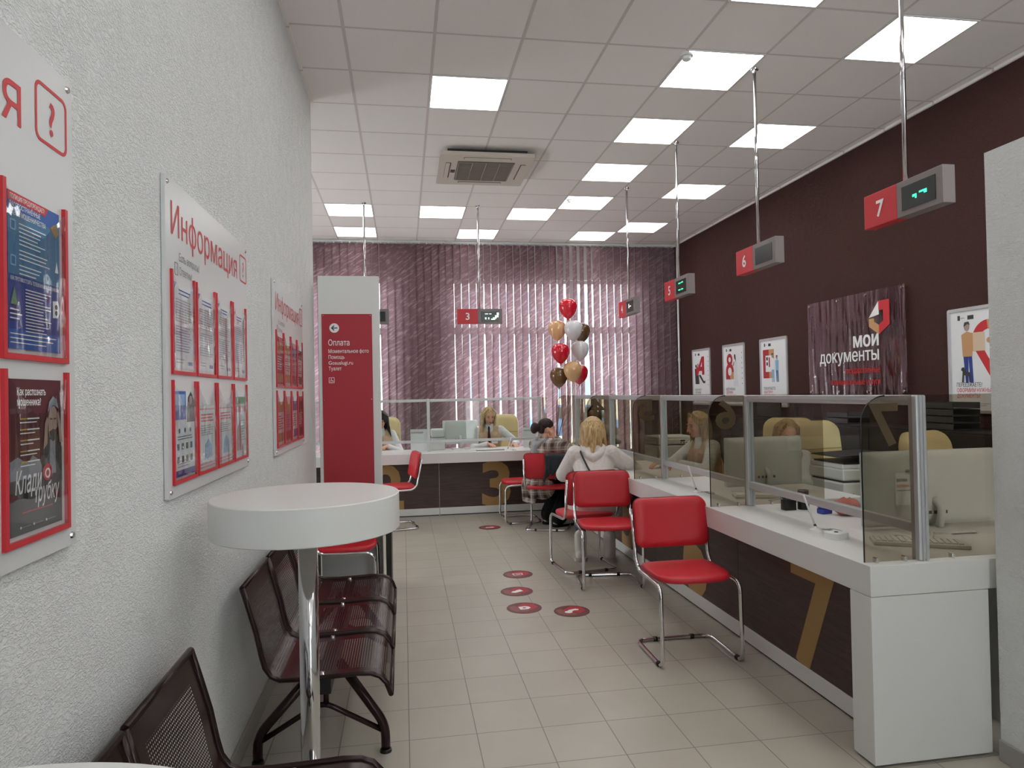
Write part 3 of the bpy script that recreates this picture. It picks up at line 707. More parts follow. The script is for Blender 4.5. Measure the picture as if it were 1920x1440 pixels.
a.ring(circ(0.069, 0.950, 0.010, 12), circ(0.069, 0.950, 0.0075, 12), M_TXTW, 0.0095); a.poly([(0.066, 0.955), (0.069, 0.955), (0.071, 0.967), (0.068, 0.967)], M_TXTW, 0.0095); a.rect(0.069, 0.954, 0.081, 0.9565, M_TXTW, 0.0095); a.poly([(0.080, 0.9565), (0.083, 0.955), (0.087, 0.944), (0.084, 0.943)], M_TXTW, 0.0095); a.poly(circ(0.070, 0.970, 0.003, 10), M_TXTW, 0.0095)
a.done('lettering', sg)

# ------------------------------------------------------------------ hanging window numbers
def hang_sign(num, loc, face, z0, label, segs, zt=0.19, flip=0.0):
    t = thing('hanging_sign', label, 'hanging sign', loc=(loc[0], loc[1], CZ), group='hanging window numbers')
    bm = newbm(); tube(bm, [(0, 0, -0.004), (0, 0, z0 + zt - CZ)], 0.0125, 14); link('pole', bm, M_CHROME, t)
    bm = newbm(); lathe(bm, [(0, -0.002), (0.032, -0.002), (0.03, -0.010), (0.016, -0.016), (0.0135, -0.03), (0, -0.03)], 20); link('ceiling_flange', bm, M_CHROME, t, smooth=True)
    MM = FACE[face].to_4x4(); MM.translation = (0, 0, z0 - CZ)
    def put(o): o.matrix_local = MM; return o
    hw, rw, th = 0.29, 0.262, 0.035
    put(boxm('red_plate', (-hw, -hw + rw, 0, zt, -th, th), M_SIGNRED, t, 0.003))
    h = put(boxm('display_housing', (-hw + rw, hw, 0, zt, -th, th), M_HOUSE, t, 0.003))
    o = boxm('screen', (-hw + rw + 0.04, hw - 0.045, 0.03, zt - 0.035, th, th + 0.003), M_SCREEN, h)
    if segs:
        a = Art()
        for (x0, y0, x1, y1, mm) in segs:
            X0, Y0 = -hw + rw + 0.04, 0.03; SW, SH = 2 * hw - rw - 0.085, zt - 0.065
            a.poly([(X0 + x0 * SW, Y0 + y0 * SH), (X0 + x1 * SW, Y0 + y0 * SH), (X0 + x1 * SW, Y0 + y1 * SH), (X0 + x0 * SW, Y0 + y1 * SH)], mm, th + 0.0045, 0.001)
        a.done('led_segments', h)
    a = Art(); a.text(str(num), -hw + rw / 2, zt * 0.27, 0.125, M_TXTW, th + 0.002, 0.022, 'CENTER'); put(a.done('number', t))
    if face == '-x':
        pass
    return t
G = M_GREEN; GW = mat('led_pale', '#d8f5e4', 0.5, emit='#d8f5e4', estr=0.6)
hang_sign(7, (2.68, 3.25), '-x', 2.425, 'hanging sign with number 7, nearest the camera', [(0.34, .42, .46, .52, G), (.42, .34, .46, .46, G), (.54, .50, .76, .57, G), (.68, .42, .76, .50, G)])
hang_sign(6, (2.68, 4.78), '-x', 2.425, 'hanging sign with number 6 and a blank display', None)
hang_sign(5, (2.68, 6.29), '-x', 2.425, 'hanging sign with number 5 and green display, before the brown wall corner', [(.28, .72, .48, .80, G), (.55, .74, .72, .82, G), (.26, .22, .46, .30, G), (.54, .22, .72, .30, G)])
hang_sign(4, (2.68, 7.78), '-x', 2.425, 'hanging sign with number 4 in front of the mauve blind', [(.35, .35, .42, .75, GW), (.5, .45, .7, .55, GW)])
hang_sign(3, (0.99, 8.70), '-y', 2.425, 'hanging sign with number 3 over the far counter', [(.22, .72, .40, .80, GW), (.46, .72, .58, .80, GW), (.22, .2, .30, .4, GW), (.40, .2, .46, .4, GW), (.56, .15, .78, .27, GW), (.66, .27, .86, .4, GW), (.78, .4, .97, .62, GW), (.88, .62, .99, .9, GW)])
hang_sign(2, (-0.45, 8.70), '-y', 2.425, 'hanging display mostly hidden behind the white sign column', None)

# ------------------------------------------------------------------ framed posters on the brown wall
def person_print(a, x, y, h, shirt, legs, z, box_=None):
    a.poly([(x - .06 * h, y), (x - .01 * h, y), (x + .0 * h, y + .45 * h), (x - .10 * h, y + .45 * h)], legs, z); a.poly([(x + .03 * h, y), (x + .09 * h, y), (x + .07 * h, y + .45 * h), (x, y + .45 * h)], legs, z)
    a.poly([(x - .11 * h, y + .43 * h), (x + .08 * h, y + .43 * h), (x + .10 * h, y + .80 * h), (x - .02 * h, y + .84 * h), (x - .13 * h, y + .79 * h)], shirt, z + .0003)
    a.poly(circ(x - .02 * h, y + .915 * h, .052 * h, 14, .07 * h), M_SKINP, z + .0005); a.poly([(x - .08 * h, y + .92 * h), (x - .06 * h, y + .99 * h), (x + .02 * h, y + h), (x + .045 * h, y + .94 * h), (x, y + .96 * h)], M_CHAR, z + .0007)
def wall_poster(yl, zb, art, label, w=0.63, h=0.86):
    t = thing('wall_poster', label, 'poster', mtx=facing('-x', (XR, yl, zb)), group='framed posters on the brown wall')
    a = Art(); a.ring(rrect(0, 0, w, h, 0.02), rrect(0.026, 0.026, w - 0.026, h - 0.026, 0.004), M_ALU, 0.018, 0.016); a.done('frame', t)
    a = Art(); a.rect(0.02, 0.02, w - 0.02, h - 0.02, M_WPRINT, 0.008, 0.006); art(a); a.done('printed_sheet', t)
    return t
def logos(a, w=0.63, h=0.86):
    a.rect(0.10, h - 0.10, 0.125, h - 0.06, M_INK, 0.0088); a.rect(0.13, h - 0.085, 0.17, h - 0.08, M_INKL, 0.0088); a.rect(0.20, h - 0.10, 0.26, h - 0.066, M_CHAR, 0.0088)
def caption(a, lines, h=0.24):
    for k, (s, mm, wd) in enumerate(lines): a.text(s, 0.075, 0.215 - 0.045 * k, 0.046, mm, 0.0088, 0.006, width=wd)
    a.rect(0.075, 0.075, 0.40, 0.078, M_INKL, 0.0088); a.rect(0.075, 0.062, 0.36, 0.065, M_INKL, 0.0088)
def side_marks(a):
    for k in range(7): a.rect(0.54, 0.30 + 0.07 * k, 0.552, 0.315 + 0.07 * k, M_NAVY, 0.0088)
def art1(a):
    logos(a); side_marks(a)
    a.poly([(0.22, 0.52), (0.22, 0.60), (0.33, 0.74), (0.42, 0.74), (0.42, 0.46), (0.34, 0.46), (0.34, 0.52)], M_DEEPRED, 0.0088); a.poly([(0.29, 0.585), (0.34, 0.585), (0.34, 0.66)], M_WPRINT, 0.0094)
    a.poly([(0.10, 0.32), (0.24, 0.32), (0.22, 0.44), (0.14, 0.56), (0.08, 0.56)], M_CHAR, 0.0098); a.poly([(0.14, 0.44), (0.22, 0.48), (0.25, 0.56), (0.18, 0.60), (0.13, 0.56)], M_SIGNRED, 0.0102); a.poly(circ(0.13, 0.60, 0.026, 14), M_CHAR, 0.0106); a.poly(circ(0.20, 0.615, 0.024, 14), M_SKINP, 0.0106)
    a.poly([(0.22, 0.46), (0.29, 0.46), (0.40, 0.36), (0.45, 0.37), (0.44, 0.33), (0.38, 0.33), (0.28, 0.41)], M_CHAR, 0.0106)
    caption(a, [('НАШЛИ РАБОТУ?', M_INK, 0.24), ('ОФОРМИМ', M_INK, 0.21), ('НУЖНЫЕ', M_TXTRED, 0.2), ('ДОКУМЕНТЫ!', M_TXTRED, 0.24)])
def art2(a):
    logos(a); side_marks(a)
    a.ring(circ(0.20, 0.645, 0.085, 24), circ(0.20, 0.645, 0.035, 24), M_DEEPRED, 0.0088); a.ring(circ(0.20, 0.48, 0.115, 24), circ(0.20, 0.48, 0.055, 24), M_DEEPRED, 0.0090); a.rect(0.085, 0.37, 0.20, 0.47, M_DEEPRED, 0.0092); a.rect(0.20, 0.37, 0.31, 0.47, M_ORA, 0.0093)
    a.poly(circ(0.20, 0.47, 0.05, 20), M_WPRINT, 0.0096)
    a.poly([(0.30, 0.27), (0.45, 0.27), (0.40, 0.45), (0.41, 0.60), (0.33, 0.62), (0.31, 0.55), (0.33, 0.45)], M_PAPER, 0.0098); a.poly(circ(0.35, 0.675, 0.024, 14, .034), M_SKINP, 0.010); a.poly([(0.33, 0.70), (0.35, 0.72), (0.375, 0.70), (0.385, 0.60), (0.36, 0.64)], M_CHAR, 0.0104); a.poly([(0.31, 0.60), (0.34, 0.62), (0.33, 0.56), (0.28, 0.55)], M_SKINP, 0.0104)
    caption(a, [('ЖДЁТЕ РЕБЁНКА?', M_INK, 0.27), ('ОФОРМИМ', M_TXTRED, 0.20), ('ДОКУМЕНТЫ!', M_TXTRED, 0.29)])
def art3(a):
    logos(a)
    a.rect(0.07, 0.36, 0.21, 0.72, M_DEEPRED, 0.0088); a.rect(0.21, 0.36, 0.33, 0.72, M_ORA, 0.0089); a.rect(0.13, 0.44, 0.28, 0.645, M_WPRINT, 0.0094)
    for p in ((0.15, 0.52), (0.15, 0.585)): a.rect(p[0], p[1], p[0] + 0.035, p[1] + 0.04, M_INK, 0.0098)
    a.rect(0.205, 0.50, 0.235, 0.62, M_DEEPRED, 0.0098); person_print(a, 0.30, 0.31, 0.36, M_WPRINT, M_LBLUE, 0.0100); person_print(a, 0.40, 0.31, 0.33, M_LBLUE, M_TEAL, 0.0102)
    caption(a, [('ПОКУПАЕТЕ', M_INK, 0.27), ('КВАРТИРУ?', M_TXTRED, 0.21), ('ОФОРМИМ!', M_TXTRED, 0.24)])
def art4(a):
    logos(a)
    outer = [(0.40 + 0.16 * math.cos(math.radians(q)), 0.585 + 0.16 * math.sin(math.radians(q))) for q in range(-25, 206, 11)] + [(0.40, 0.30)]
    inner = [(0.40 + 0.085 * math.cos(math.radians(q)), 0.585 + 0.085 * math.sin(math.radians(q))) for q in range(-25, 206, 11)] + [(0.40, 0.43)]
    a.ring(outer, inner, M_ORA, 0.0090)
    lo = [p for p in outer if p[0] <= 0.40]; li = [p for p in inner if p[0] <= 0.40]
    a.poly(lo[:-1] + [outer[-1], inner[-1]] + li[:-1][::-1], M_SIGNRED, 0.0094)
    a.poly(circ(0.40, 0.58, 0.022, 16), M_ORA, 0.0094)
    person_print(a, 0.20, 0.245, 0.50, M_ORA, M_NAVY, 0.0098); a.poly(rrect(0.20, 0.50, 0.36, 0.65, 0.012), mat('print_box', '#d9c2a6', 0.6), 0.0110); a.rect(0.20, 0.50, 0.25, 0.65, M_ORA, 0.0114)
    a.poly([(0.13, 0.25), (0.15, 0.25), (0.155, 0.31), (0.20, 0.30), (0.205, 0.25), (0.22, 0.25), (0.215, 0.33), (0.165, 0.345), (0.155, 0.375), (0.13, 0.37), (0.125, 0.35), (0.14, 0.34)], M_CHAR, 0.0112)
    caption(a, [('ПЕРЕЕЗЖАЕТЕ?', M_INK, 0.25), ('ОФОРМИМ НУЖНЫЕ', M_TXTRED, 0.35), ('ДОКУМЕНТЫ!', M_TXTRED, 0.23)]); a.text('мои документы', 0.42, 0.05, 0.03, M_INK, 0.0088, 0.004, width=0.14)
wall_poster(10.20, 1.29, art1, 'narrow-looking framed poster nearest the blinds on the brown wall')
wall_poster(9.16, 1.29, art2, 'framed poster with a red figure eight and a woman in white')
wall_poster(8.13, 1.29, art3, 'framed poster with a red square shape and two people, left of the clear logo sign')
wall_poster(5.07, 1.29, art4, 'framed poster with a man carrying a box and a big map pin')

# clear acrylic sign with the logo
t = thing('logo_sign', 'clear acrylic sign with white lettering on the brown wall', 'sign', mtx=facing('-x', (XR - 0.05, 7.0, 1.443)))
bm = newbm(); box(bm, 0, 1.50, 0, 1.008, 0, 0.005); link('acrylic_sheet', bm, M_ACRYL, t)
for u in (0.04, 0.53, 0.97, 1.46):
    for v in (0.03, 0.978):
        bm = newbm(); lathe(bm, [(0, -0.049), (0.008, -0.049), (0.008, 0.007), (0.012, 0.007), (0.012, 0.013), (0, 0.014)], 14, (u, v, 0)); link('standoff', bm, M_CHROME, t, smooth=True)
a = Art(); z = 0.010; q = [(1.02, 0.74), (1.15, 0.90), (1.15, 0.76), (1.02, 0.74)]
a.poly([(1.015, 0.745), (1.155, 0.895), (1.155, 0.765)], M_TXTW, z, 0.003)
a.poly([(1.155, 0.895), (1.30, 0.895), (1.30, 0.66), (1.155, 0.575), (1.155, 0.665), (1.215, 0.70), (1.215, 0.805), (1.155, 0.805)], M_SIGNRED, z, 0.003)
a.poly([(1.015, 0.735), (1.09, 0.735), (1.09, 0.70), (1.155, 0.665), (1.155, 0.575), (1.015, 0.66)], M_ORA, z, 0.003); a.done('emblem', t)
a = Art(); a.text('мои', 1.155, 0.475, 0.20, M_TXTW, z, 0.02, 'RIGHT', width=0.37, thick=0.003); a.text('документы', 1.155, 0.335, 0.185, M_TXTW, z, 0.004, 'RIGHT', width=0.93, thick=0.003); a.done('lettering', t)
a = Art(); a.text('государственные', 1.155, 0.215, 0.085, M_TXTRED, z, 0.0, 'RIGHT', width=0.51, thick=0.002); a.text('и муниципальные услуги', 1.155, 0.10, 0.085, M_TXTRED, z, 0.0, 'RIGHT', width=0.75, thick=0.002); a.done('red_lettering', t)
# ================================================================== service counters
ZT, ZB = 0.805, 0.682
t = tag(link('worktop', (lambda bm: (box(bm, 1.83, 2.60, 2.47, 8.395, ZB, ZT, 0.002), bm)[1])(newbm()), M_WHITE), 'long white worktop running from the near end panel towards the windows', 'worktop')
t = tag(link('worktop', (lambda bm: (box(bm, -2.6, 2.75, 8.40, 9.12, ZB, ZT, 0.002), bm)[1])(newbm()), M_WHITE), 'white worktop of the far counter under the mauve blinds', 'worktop')
t = thing('counter_end', 'white end panel block closing the right counter nearest the camera', 'counter', (0, 0, 0))
boxm('end_panel', (1.83, 2.365, 2.47, 2.60, 0.012, ZB - 0.002), M_WHITE, t, 0.002)
boxm('plinth', (1.85, 2.36, 2.49, 2.59, 0.0, 0.012), M_BLACK, t)
def front_right(y0, y1, num, label, yn, wd=0.36):
    t = thing('counter_unit', label, 'counter', (2.01, y0, 0), group='brown counter fronts')
    boxm('front_panel', (0, 0.03, 0.002, y1 - y0 - 0.002, 0.098, ZB - 0.002), M_WENGE, t)
    boxm('kickboard', (-0.006, 0.03, 0.002, y1 - y0 - 0.002, 0.012, 0.098), M_ALU if False else M_WHITE, t, 0.001)
    boxm('plinth', (0.005, 0.03, 0.01, y1 - y0 - 0.01, 0.0, 0.012), M_BLACK, t)
    boxm('frame', (0.03, 0.40, 0.02, 0.05, 0.0, ZB - 0.002), M_WHITE, t)
    if num:
        a = Art(); a.text(num, 0, 0.10, 0.80, M_GOLD, 0.0015, 0.028, 'CENTER', width=wd)
        o = a.done('number', t); mm = FACE['-x'].to_4x4(); mm.translation = (0, yn - y0, 0); o.matrix_local = mm
front_right(2.60, 3.92, '7', 'brown counter front with a large gold 7', 3.16, 0.40)
front_right(3.92, 5.32, '6', 'brown counter front behind the nearest red chair, gold 6 partly seen', 4.56, 0.40)
front_right(5.32, 6.72, '5', 'brown counter front beside the person in the white hoodie', 6.0)
front_right(6.72, 8.645, '4', 'brown counter front in the corner beside the person in the checked coat', 7.5)
def front_far(x0, x1, num, label, xn):
    t = thing('counter_unit', label, 'counter', (x0, 8.65, 0), group='brown counter fronts')
    boxm('front_panel', (0.002, x1 - x0 - 0.002, 0, 0.03, 0.098, ZB - 0.002), M_WENGE, t)
    boxm('kickboard', (0.002, x1 - x0 - 0.002, -0.006, 0.03, 0.012, 0.098), M_WHITE, t, 0.001)
    boxm('plinth', (0.01, x1 - x0 - 0.01, 0.005, 0.03, 0.0, 0.012), M_BLACK, t)
    boxm('frame', (0.02, 0.05, 0.03, 0.40, 0.0, ZB - 0.002), M_WHITE, t)
    if num:
        a = Art(); a.text(num, 0, 0.115, 0.76, M_GOLD, 0.0015, 0.030, 'CENTER', width=0.37); o = a.done('number', t); mm = FACE['-y'].to_4x4(); mm.translation = (xn - x0, 0, 0); o.matrix_local = mm
front_far(-2.55, -0.95, None, 'brown far counter front hidden behind the white column', 0)
front_far(-0.95, 0.43, '2', 'brown far counter front with a gold 2, left of the seam', -0.20)
front_far(0.43, 2.0, '3', 'brown far counter front with a gold 3', 1.16)

# ------------------------------------------------------------------ glass screens
PY = [2.52, 3.92, 5.31, 6.71, 8.11]; GX = 2.10; GT = 1.485
def post(x, y): return (x - 0.022, x + 0.022, y - 0.022, y + 0.022, ZT, GT)
names = {7: 'between dividers 7 and 6', 6: 'between dividers 6 and 5', 5: 'behind the person in the white hoodie', 4: 'in the far corner'}
for i in range(4):
    y0, y1 = PY[i], PY[i + 1]; num = 7 - i
    t = thing('glass_screen', 'clear framed glass screen on the right worktop %s' % names[num], 'glass screen', (GX, y0, 0), group='glass screens of the right counter')
    L = y1 - y0
    bm = newbm(); box(bm, -0.024, 0.024, -0.024, 0.024, ZT, GT, 0.006)
    for s in (-0.008, 0.008): box(bm, s - 0.003, s + 0.003, -0.028, -0.022, ZT, GT)
    link('post', bm, M_ALU, t)
    bm = newbm(); box(bm, -0.02, 0.02, 0.024, L - 0.024, GT - 0.042, GT, 0.004); box(bm, -0.024, 0.024, 0.024, L - 0.024, GT - 0.024, GT - 0.018); link('top_rail', bm, M_ALU, t)
    bm = newbm(); box(bm, -0.02, 0.02, 0.024, L - 0.024, 0.915, 0.955, 0.004); link('lower_rail', bm, M_ALU, t)
    boxm('pane', (-0.003, 0.003, 0.024, L - 0.024, 0.95, GT - 0.035), M_GLASS, t)
    if i == 3: boxm('post', (-0.024, 0.024, L - 0.024, L + 0.024, ZT, GT), M_ALU, t, 0.006)
for (x0, x1, lab) in ((-1.2, 0.31, 'left of the seam post'), (0.31, 1.75, 'in front of the clerk with the tie')):
    t = thing('glass_screen', 'clear framed glass screen on the far worktop %s' % lab, 'glass screen', (x0, 8.72, 0), group='glass screens of the far counter')
    L = x1 - x0
    boxm('post', (-0.02, 0.02, -0.02, 0.02, ZT, GT - 0.01), M_ALU, t, 0.005)
    boxm('top_rail', (0.02, L - 0.02, -0.016, 0.016, GT - 0.05, GT - 0.015), M_ALU, t, 0.004)
    boxm('lower_rail', (0.02, L - 0.02, -0.016, 0.016, 0.915, 0.95), M_ALU, t, 0.004)
    boxm('pane', (0.02, L - 0.02, -0.003, 0.003, 0.94, GT - 0.045), M_GLASS, t)
    if x1 == 1.75: boxm('post', (L - 0.02, L + 0.02, -0.02, 0.02, ZT, GT - 0.01), M_ALU, t, 0.005)
def clip(parent, x, y):
    bm = newbm(); box(bm, x - 0.006, x + 0.006, y - 0.012, y + 0.012, ZT, ZT + 0.022, 0.002); bm2 = link('clip', bm, M_CHROME, parent)
def divider(y, num, label):
    t = thing('divider', label, 'divider', (0, y, 0), group='bronze glass dividers')
    h = GT; r = 0.11
    prof = [(1.842, ZT + 0.003), (2.074, ZT + 0.003), (2.074, h), (1.842 + r, h)] + [(1.842 + r - r * math.sin(q * PI / 16), h - r + r * math.cos(q * PI / 16)) for q in range(1, 8)] + [(1.842, h - r)]
    bm = newbm(); prism(bm, prof, -0.003, 0.003)
    for v in bm.verts: v.co = Vector((v.co.x, v.co.z, v.co.y))
    p = link('bronze_panel', bm, M_TINT, t)
    bm = newbm(); tube(bm, [(x, 0, z) for x, z in prof[3:]] + [(1.842, 0, ZT + 0.003)], 0.0032, 5); link('glass_edge', bm, M_SCREEN, p)
    boxm('staff_panel', (2.126, 2.60, -0.003, 0.003, ZT + 0.003, h), M_TINT, t)
    if num:
        a = Art(); a.text(num, 0, 0, 0.24, M_GOLDD, 0.0, 0.022, 'CENTER', width=0.135); o = a.done('number', t); mm = FACE['+y'].to_4x4(); mm.translation = (1.955, 0.0045, 1.285); o.matrix_local = mm
    for x in (1.89, 2.02, 2.24): clip(t, x, -0.004)
for y, n, lab in zip(PY, ('7', '6', '5', '4', None), ('bronze tinted glass divider marked 7 at the near end', 'bronze tinted glass divider marked 6, right of the nearest chair back', 'bronze tinted glass divider marked 5 right of the white hoodie', 'bronze tinted glass divider marked 4 above the blonde head', 'unmarked bronze tinted glass divider at the far end below the balloons')): divider(y, n, lab)
t = thing('divider', 'narrow bronze tinted glass divider at the right end of the far counter', 'divider', (1.785, 0, 0), group='bronze glass dividers')
boxm('bronze_panel', (-0.003, 0.003, 8.43, 8.70, ZT + 0.003, GT - 0.02), M_TINT, t)
bm = newbm(); box(bm, -0.012, 0.012, 8.5, 8.51, ZT, ZT + 0.022); link('clip', bm, M_CHROME, t)

# ------------------------------------------------------------------ red cantilever chairs
def chair_parts(t):
    a = 0.232; r = 0.0115
    side = lambda s: [(s * a, -0.262, 0.80), (s * a, -0.205, 0.50), (s * a, -0.15, 0.452), (s * a, 0.205, 0.447), (s * a, 0.215, r), (s * a, -0.215, r)]
    pts = side(-1) + side(1)[::-1]
    bm = newbm(); tube(bm, fillet(pts, 0.065, 6), r, 10); link('frame', bm, M_CHROME, t)
    for (p, q) in (((-a, 0.14, r), (-a, 0.165, r)), ((a, 0.14, r), (a, 0.165, r)), ((-0.13, -0.215, r), (-0.105, -0.215, r)), ((0.105, -0.215, r), (0.13, -0.215, r))):
        bm = newbm(); tube(bm, [p, q], 0.0155, 10); g = link('glide', bm, M_BLACK, t)
    bm = newbm(); out = []
    sil = [(-0.20, -0.205), (0.20, -0.205), (0.222, -0.17), (0.228, 0.08), (0.20, 0.17), (0.14, 0.205), (0.0, 0.222), (-0.14, 0.205), (-0.20, 0.17), (-0.228, 0.08), (-0.222, -0.17)]
    sil = sil[::1]
    rings = []
    for f, z in ((0.93, 0.450), (0.99, 0.457), (1.0, 0.470), (0.985, 0.484), (0.93, 0.492), (0.6, 0.496)): rings.append([bm.verts.new((x * f, y * f, z)) for x, y in sil])
    n = len(sil)
    for A, B in zip(rings, rings[1:]):
        for i in range(n): bm.faces.new((A[i], A[(i + 1) % n], B[(i + 1) % n], B[i]))
    bm.faces.new(rings[0][::-1]); bm.faces.new(rings[-1])
    o = link('seat', bm, M_RED, t, smooth=60); md = o.modifiers.new('soften', 'SUBSURF'); md.levels = 1; md.render_levels = 2
    bm = newbm(); W, z0, z1 = 0.232, 0.575, 0.862
    prof = rrect(-W, z0, W, z1, 0.05, 4)
    rings = []
    for f, d in ((0.95, -0.018), (1.0, -0.010), (1.0, 0.012), (0.965, 0.021), (0.7, 0.024)):
        rg = []
        for x, z in prof:
            X = x * f; Z = (z - (z0 + z1) / 2) * f + (z0 + z1) / 2
            yy = -0.238 - (Z - 0.70) * 0.19 + 0.028 * (1 - (X / W) ** 2) * -1 + 0.028 + d
            rg.append(bm.verts.new((X, yy, Z)))
        rings.append(rg)
    n = len(prof)
    for A, B in zip(rings, rings[1:]):
        for i in range(n): bm.faces.new((A[i], A[(i + 1) % n], B[(i + 1) % n], B[i]))
    bm.faces.new(rings[0][::-1]); bm.faces.new(rings[-1])
    link('backrest', bm, M_RED, t, smooth=60)
    bm = newbm(); rg = [(x * 1.003, -0.238 - (z - 0.70) * 0.19 + 0.028 * (X2) - 0.012, z) for x, z in prof for X2 in ((x / W) ** 2,)]; tube(bm, rg, 0.0035, 5, closed=True); link('piping', bm, mat('piping_dark_red', '#7d141c', 0.5), t)
ch0 = thing('visitor_chair', 'red chair with chrome cantilever frame nearest the camera, facing the photographer', 'chair', (1.605, 3.765, 0), PI - 0.01, 'red visitor chairs')
chair_parts(ch0)
def chair(x, y, rot, label):
    c = copy_tree(ch0); c.location = (x, y, 0); c.rotation_euler = (0, 0, rot); c['label'] = label; return c
chair(1.59, 5.244, PI - 0.11, 'empty red chair second from the camera, before the person in the white hoodie')
CH_H = chair(1.535, 5.80, 0.10, 'red visitor chair the person in the white hoodie sits on')
CH_P = chair(1.60, 7.55, -0.35, 'red chair with a dark jacket over its back, under the checked coat')
chair(1.36, 8.06, PI / 2, 'red chair left of the person in the checked coat, before the gold 3')
chair(-0.10, 8.02, PI / 2 + 0.16, 'red visitor chair in front of the gold 2, seen side-on right of the white column')
chair(-0.42, 5.02, -PI / 2, 'red visitor chair half hidden under the round table, at the black desk')

# ------------------------------------------------------------------ perforated benches
PROF = [(-0.625, 0.795), (-0.600, 0.71), (-0.575, 0.62), (-0.558, 0.535), (-0.545, 0.485), (-0.522, 0.450), (-0.490, 0.434), (-0.40, 0.430), (-0.30, 0.432), (-0.20, 0.436), (-0.145, 0.432), (-0.110, 0.418), (-0.085, 0.390), (-0.068, 0.345)]
def bench(y0, n, label, feet):
    t = thing('waiting_bench', label, 'bench', (0, y0, 0), group='perforated steel waiting benches')
    P = [Vector((x, 0, z)) for x, z in PROF]
    acc = [0.0]
    for a, b in zip(P, P[1:]): acc.append(acc[-1] + (b - a).length)
    for k in range(n):
        bm = newbm(); uvl = bm.loops.layers.uv.new('UVMap'); w0, w1 = 0.012 + 0.5 * k, 0.488 + 0.5 * k
        V = [[bm.verts.new((p.x, w, p.z)) for w in (w0, w1)] for p in P]
        for i in range(len(P) - 1):
            f = bm.faces.new((V[i][0], V[i][1], V[i + 1][1], V[i + 1][0])); f.smooth = True
            for lp, (u, s) in zip(f.loops, ((0, acc[i]), (w1 - w0, acc[i]), (w1 - w0, acc[i + 1]), (0, acc[i + 1]))): lp[uvl].uv = (u, s)
        s = link('seat', bm, M_PERF, t, smooth=True)
        for w in (w0, w1):
            bm = newbm(); tube(bm, [(p.x, w, p.z) for p in P], 0.0105, 8); link('side_tube', bm, M_BENCHD, s)
        for e in (0, -1): bm = newbm(); tube(bm, [(P[e].x, w0, P[e].z), (P[e].x, w1, P[e].z)], 0.0105, 8); link('edge_tube', bm, M_BENCHD, s)
        for w in (w0 + 0.035, w1 - 0.035):
            bm = newbm(); lathe(bm, [(0, 0.010), (0.008, 0.008), (0.013, 0.0)], 12, (-0.335, w, 0.432)); link('bolt', bm, M_CHROME, s, smooth=True)
    boxm('beam', (-0.36, -0.30, 0.02, 0.5 * n - 0.02, 0.36, 0.418), M_BLACK, t, 0.003)
    for f in feet:
        bm = newbm()
        tube(bm, fillet([(-0.625, f, 0.0), (-0.625, f, 0.115), (-0.36, f, 0.40)], 0.06), 0.02, 10); tube(bm, fillet([(-0.10, f, 0.0), (-0.10, f, 0.115), (-0.29, f, 0.40)], 0.06), 0.02, 10)
        link('leg_frame', bm, M_BENCHD, t)
        bm = newbm(); tube(bm, fillet([(-0.625, f, 0.085), (-0.36, f, 0.235), (-0.10, f, 0.085)], 0.05), 0.012, 8); tube(bm, [(-0.345, f, 0.225), (-0.345, f, 0.36)], 0.012, 8); link('brace', bm, M_BENCHD, t)
        for x in (-0.625, -0.10):
            bm = newbm(); lathe(bm, [(0, 0), (0.026, 0), (0.024, 0.012), (0.02, 0.014)], 14, (x, f, 0)); link('foot', bm, M_BLACK, t, smooth=True)
bench(2.745, 3, 'dark perforated steel bench of three seats along the left wall behind the round table', (0.25, 1.25))
bench(0.63, 3, 'dark perforated steel bench in the lower left corner, mostly below the photo', (0.25, 1.10))

# ------------------------------------------------------------------ round standing tables
def bar_table(x, y, label, zt=1.2, R=0.305):
    t = thing('standing_table', label, 'table', (x, y, 0), group='white standing tables')
    bm = newbm(); lathe(bm, [(0, zt - 0.118), (R - 0.003, zt - 0.118), (R, zt - 0.115), (R, zt - 0.003), (R - 0.003, zt), (0, zt)], 96); link('tabletop', bm, M_WHITE, t, smooth=40)
    bm = newbm(); tube(bm, [(0, 0, 0.02), (0, 0, zt - 0.118)], 0.032, 24); link('pole', bm, M_CHROME, t)
    bm = newbm(); lathe(bm, [(0, 0), (0.22, 0), (0.22, 0.008), (0.05, 0.022), (0.032, 0.03), (0, 0.03)], 40); link('base', bm, M_CHROME, t, smooth=40)
bar_table(-0.325, 2.37, 'round white standing table on a chrome pole, in front of the bench')
bar_table(-0.335, 0.375, 'round white standing table, only its rim showing at the bottom left corner')

# black desk behind the round table
t = thing('desk', 'black desk mostly hidden behind the round table, below the red direction sign', 'desk', (0, 0, 0))
boxm('desktop', (-0.69, -0.10, 5.05, 5.59, 0.715, 0.745), M_BLACK, t, 0.002)
boxm('side_panel', (-0.145, -0.105, 5.12, 5.58, 0.0, 0.715), M_BLACK, t, 0.002)
boxm('side_panel', (-0.69, -0.665, 5.12, 5.58, 0.0, 0.715), M_BLACK, t, 0.002)

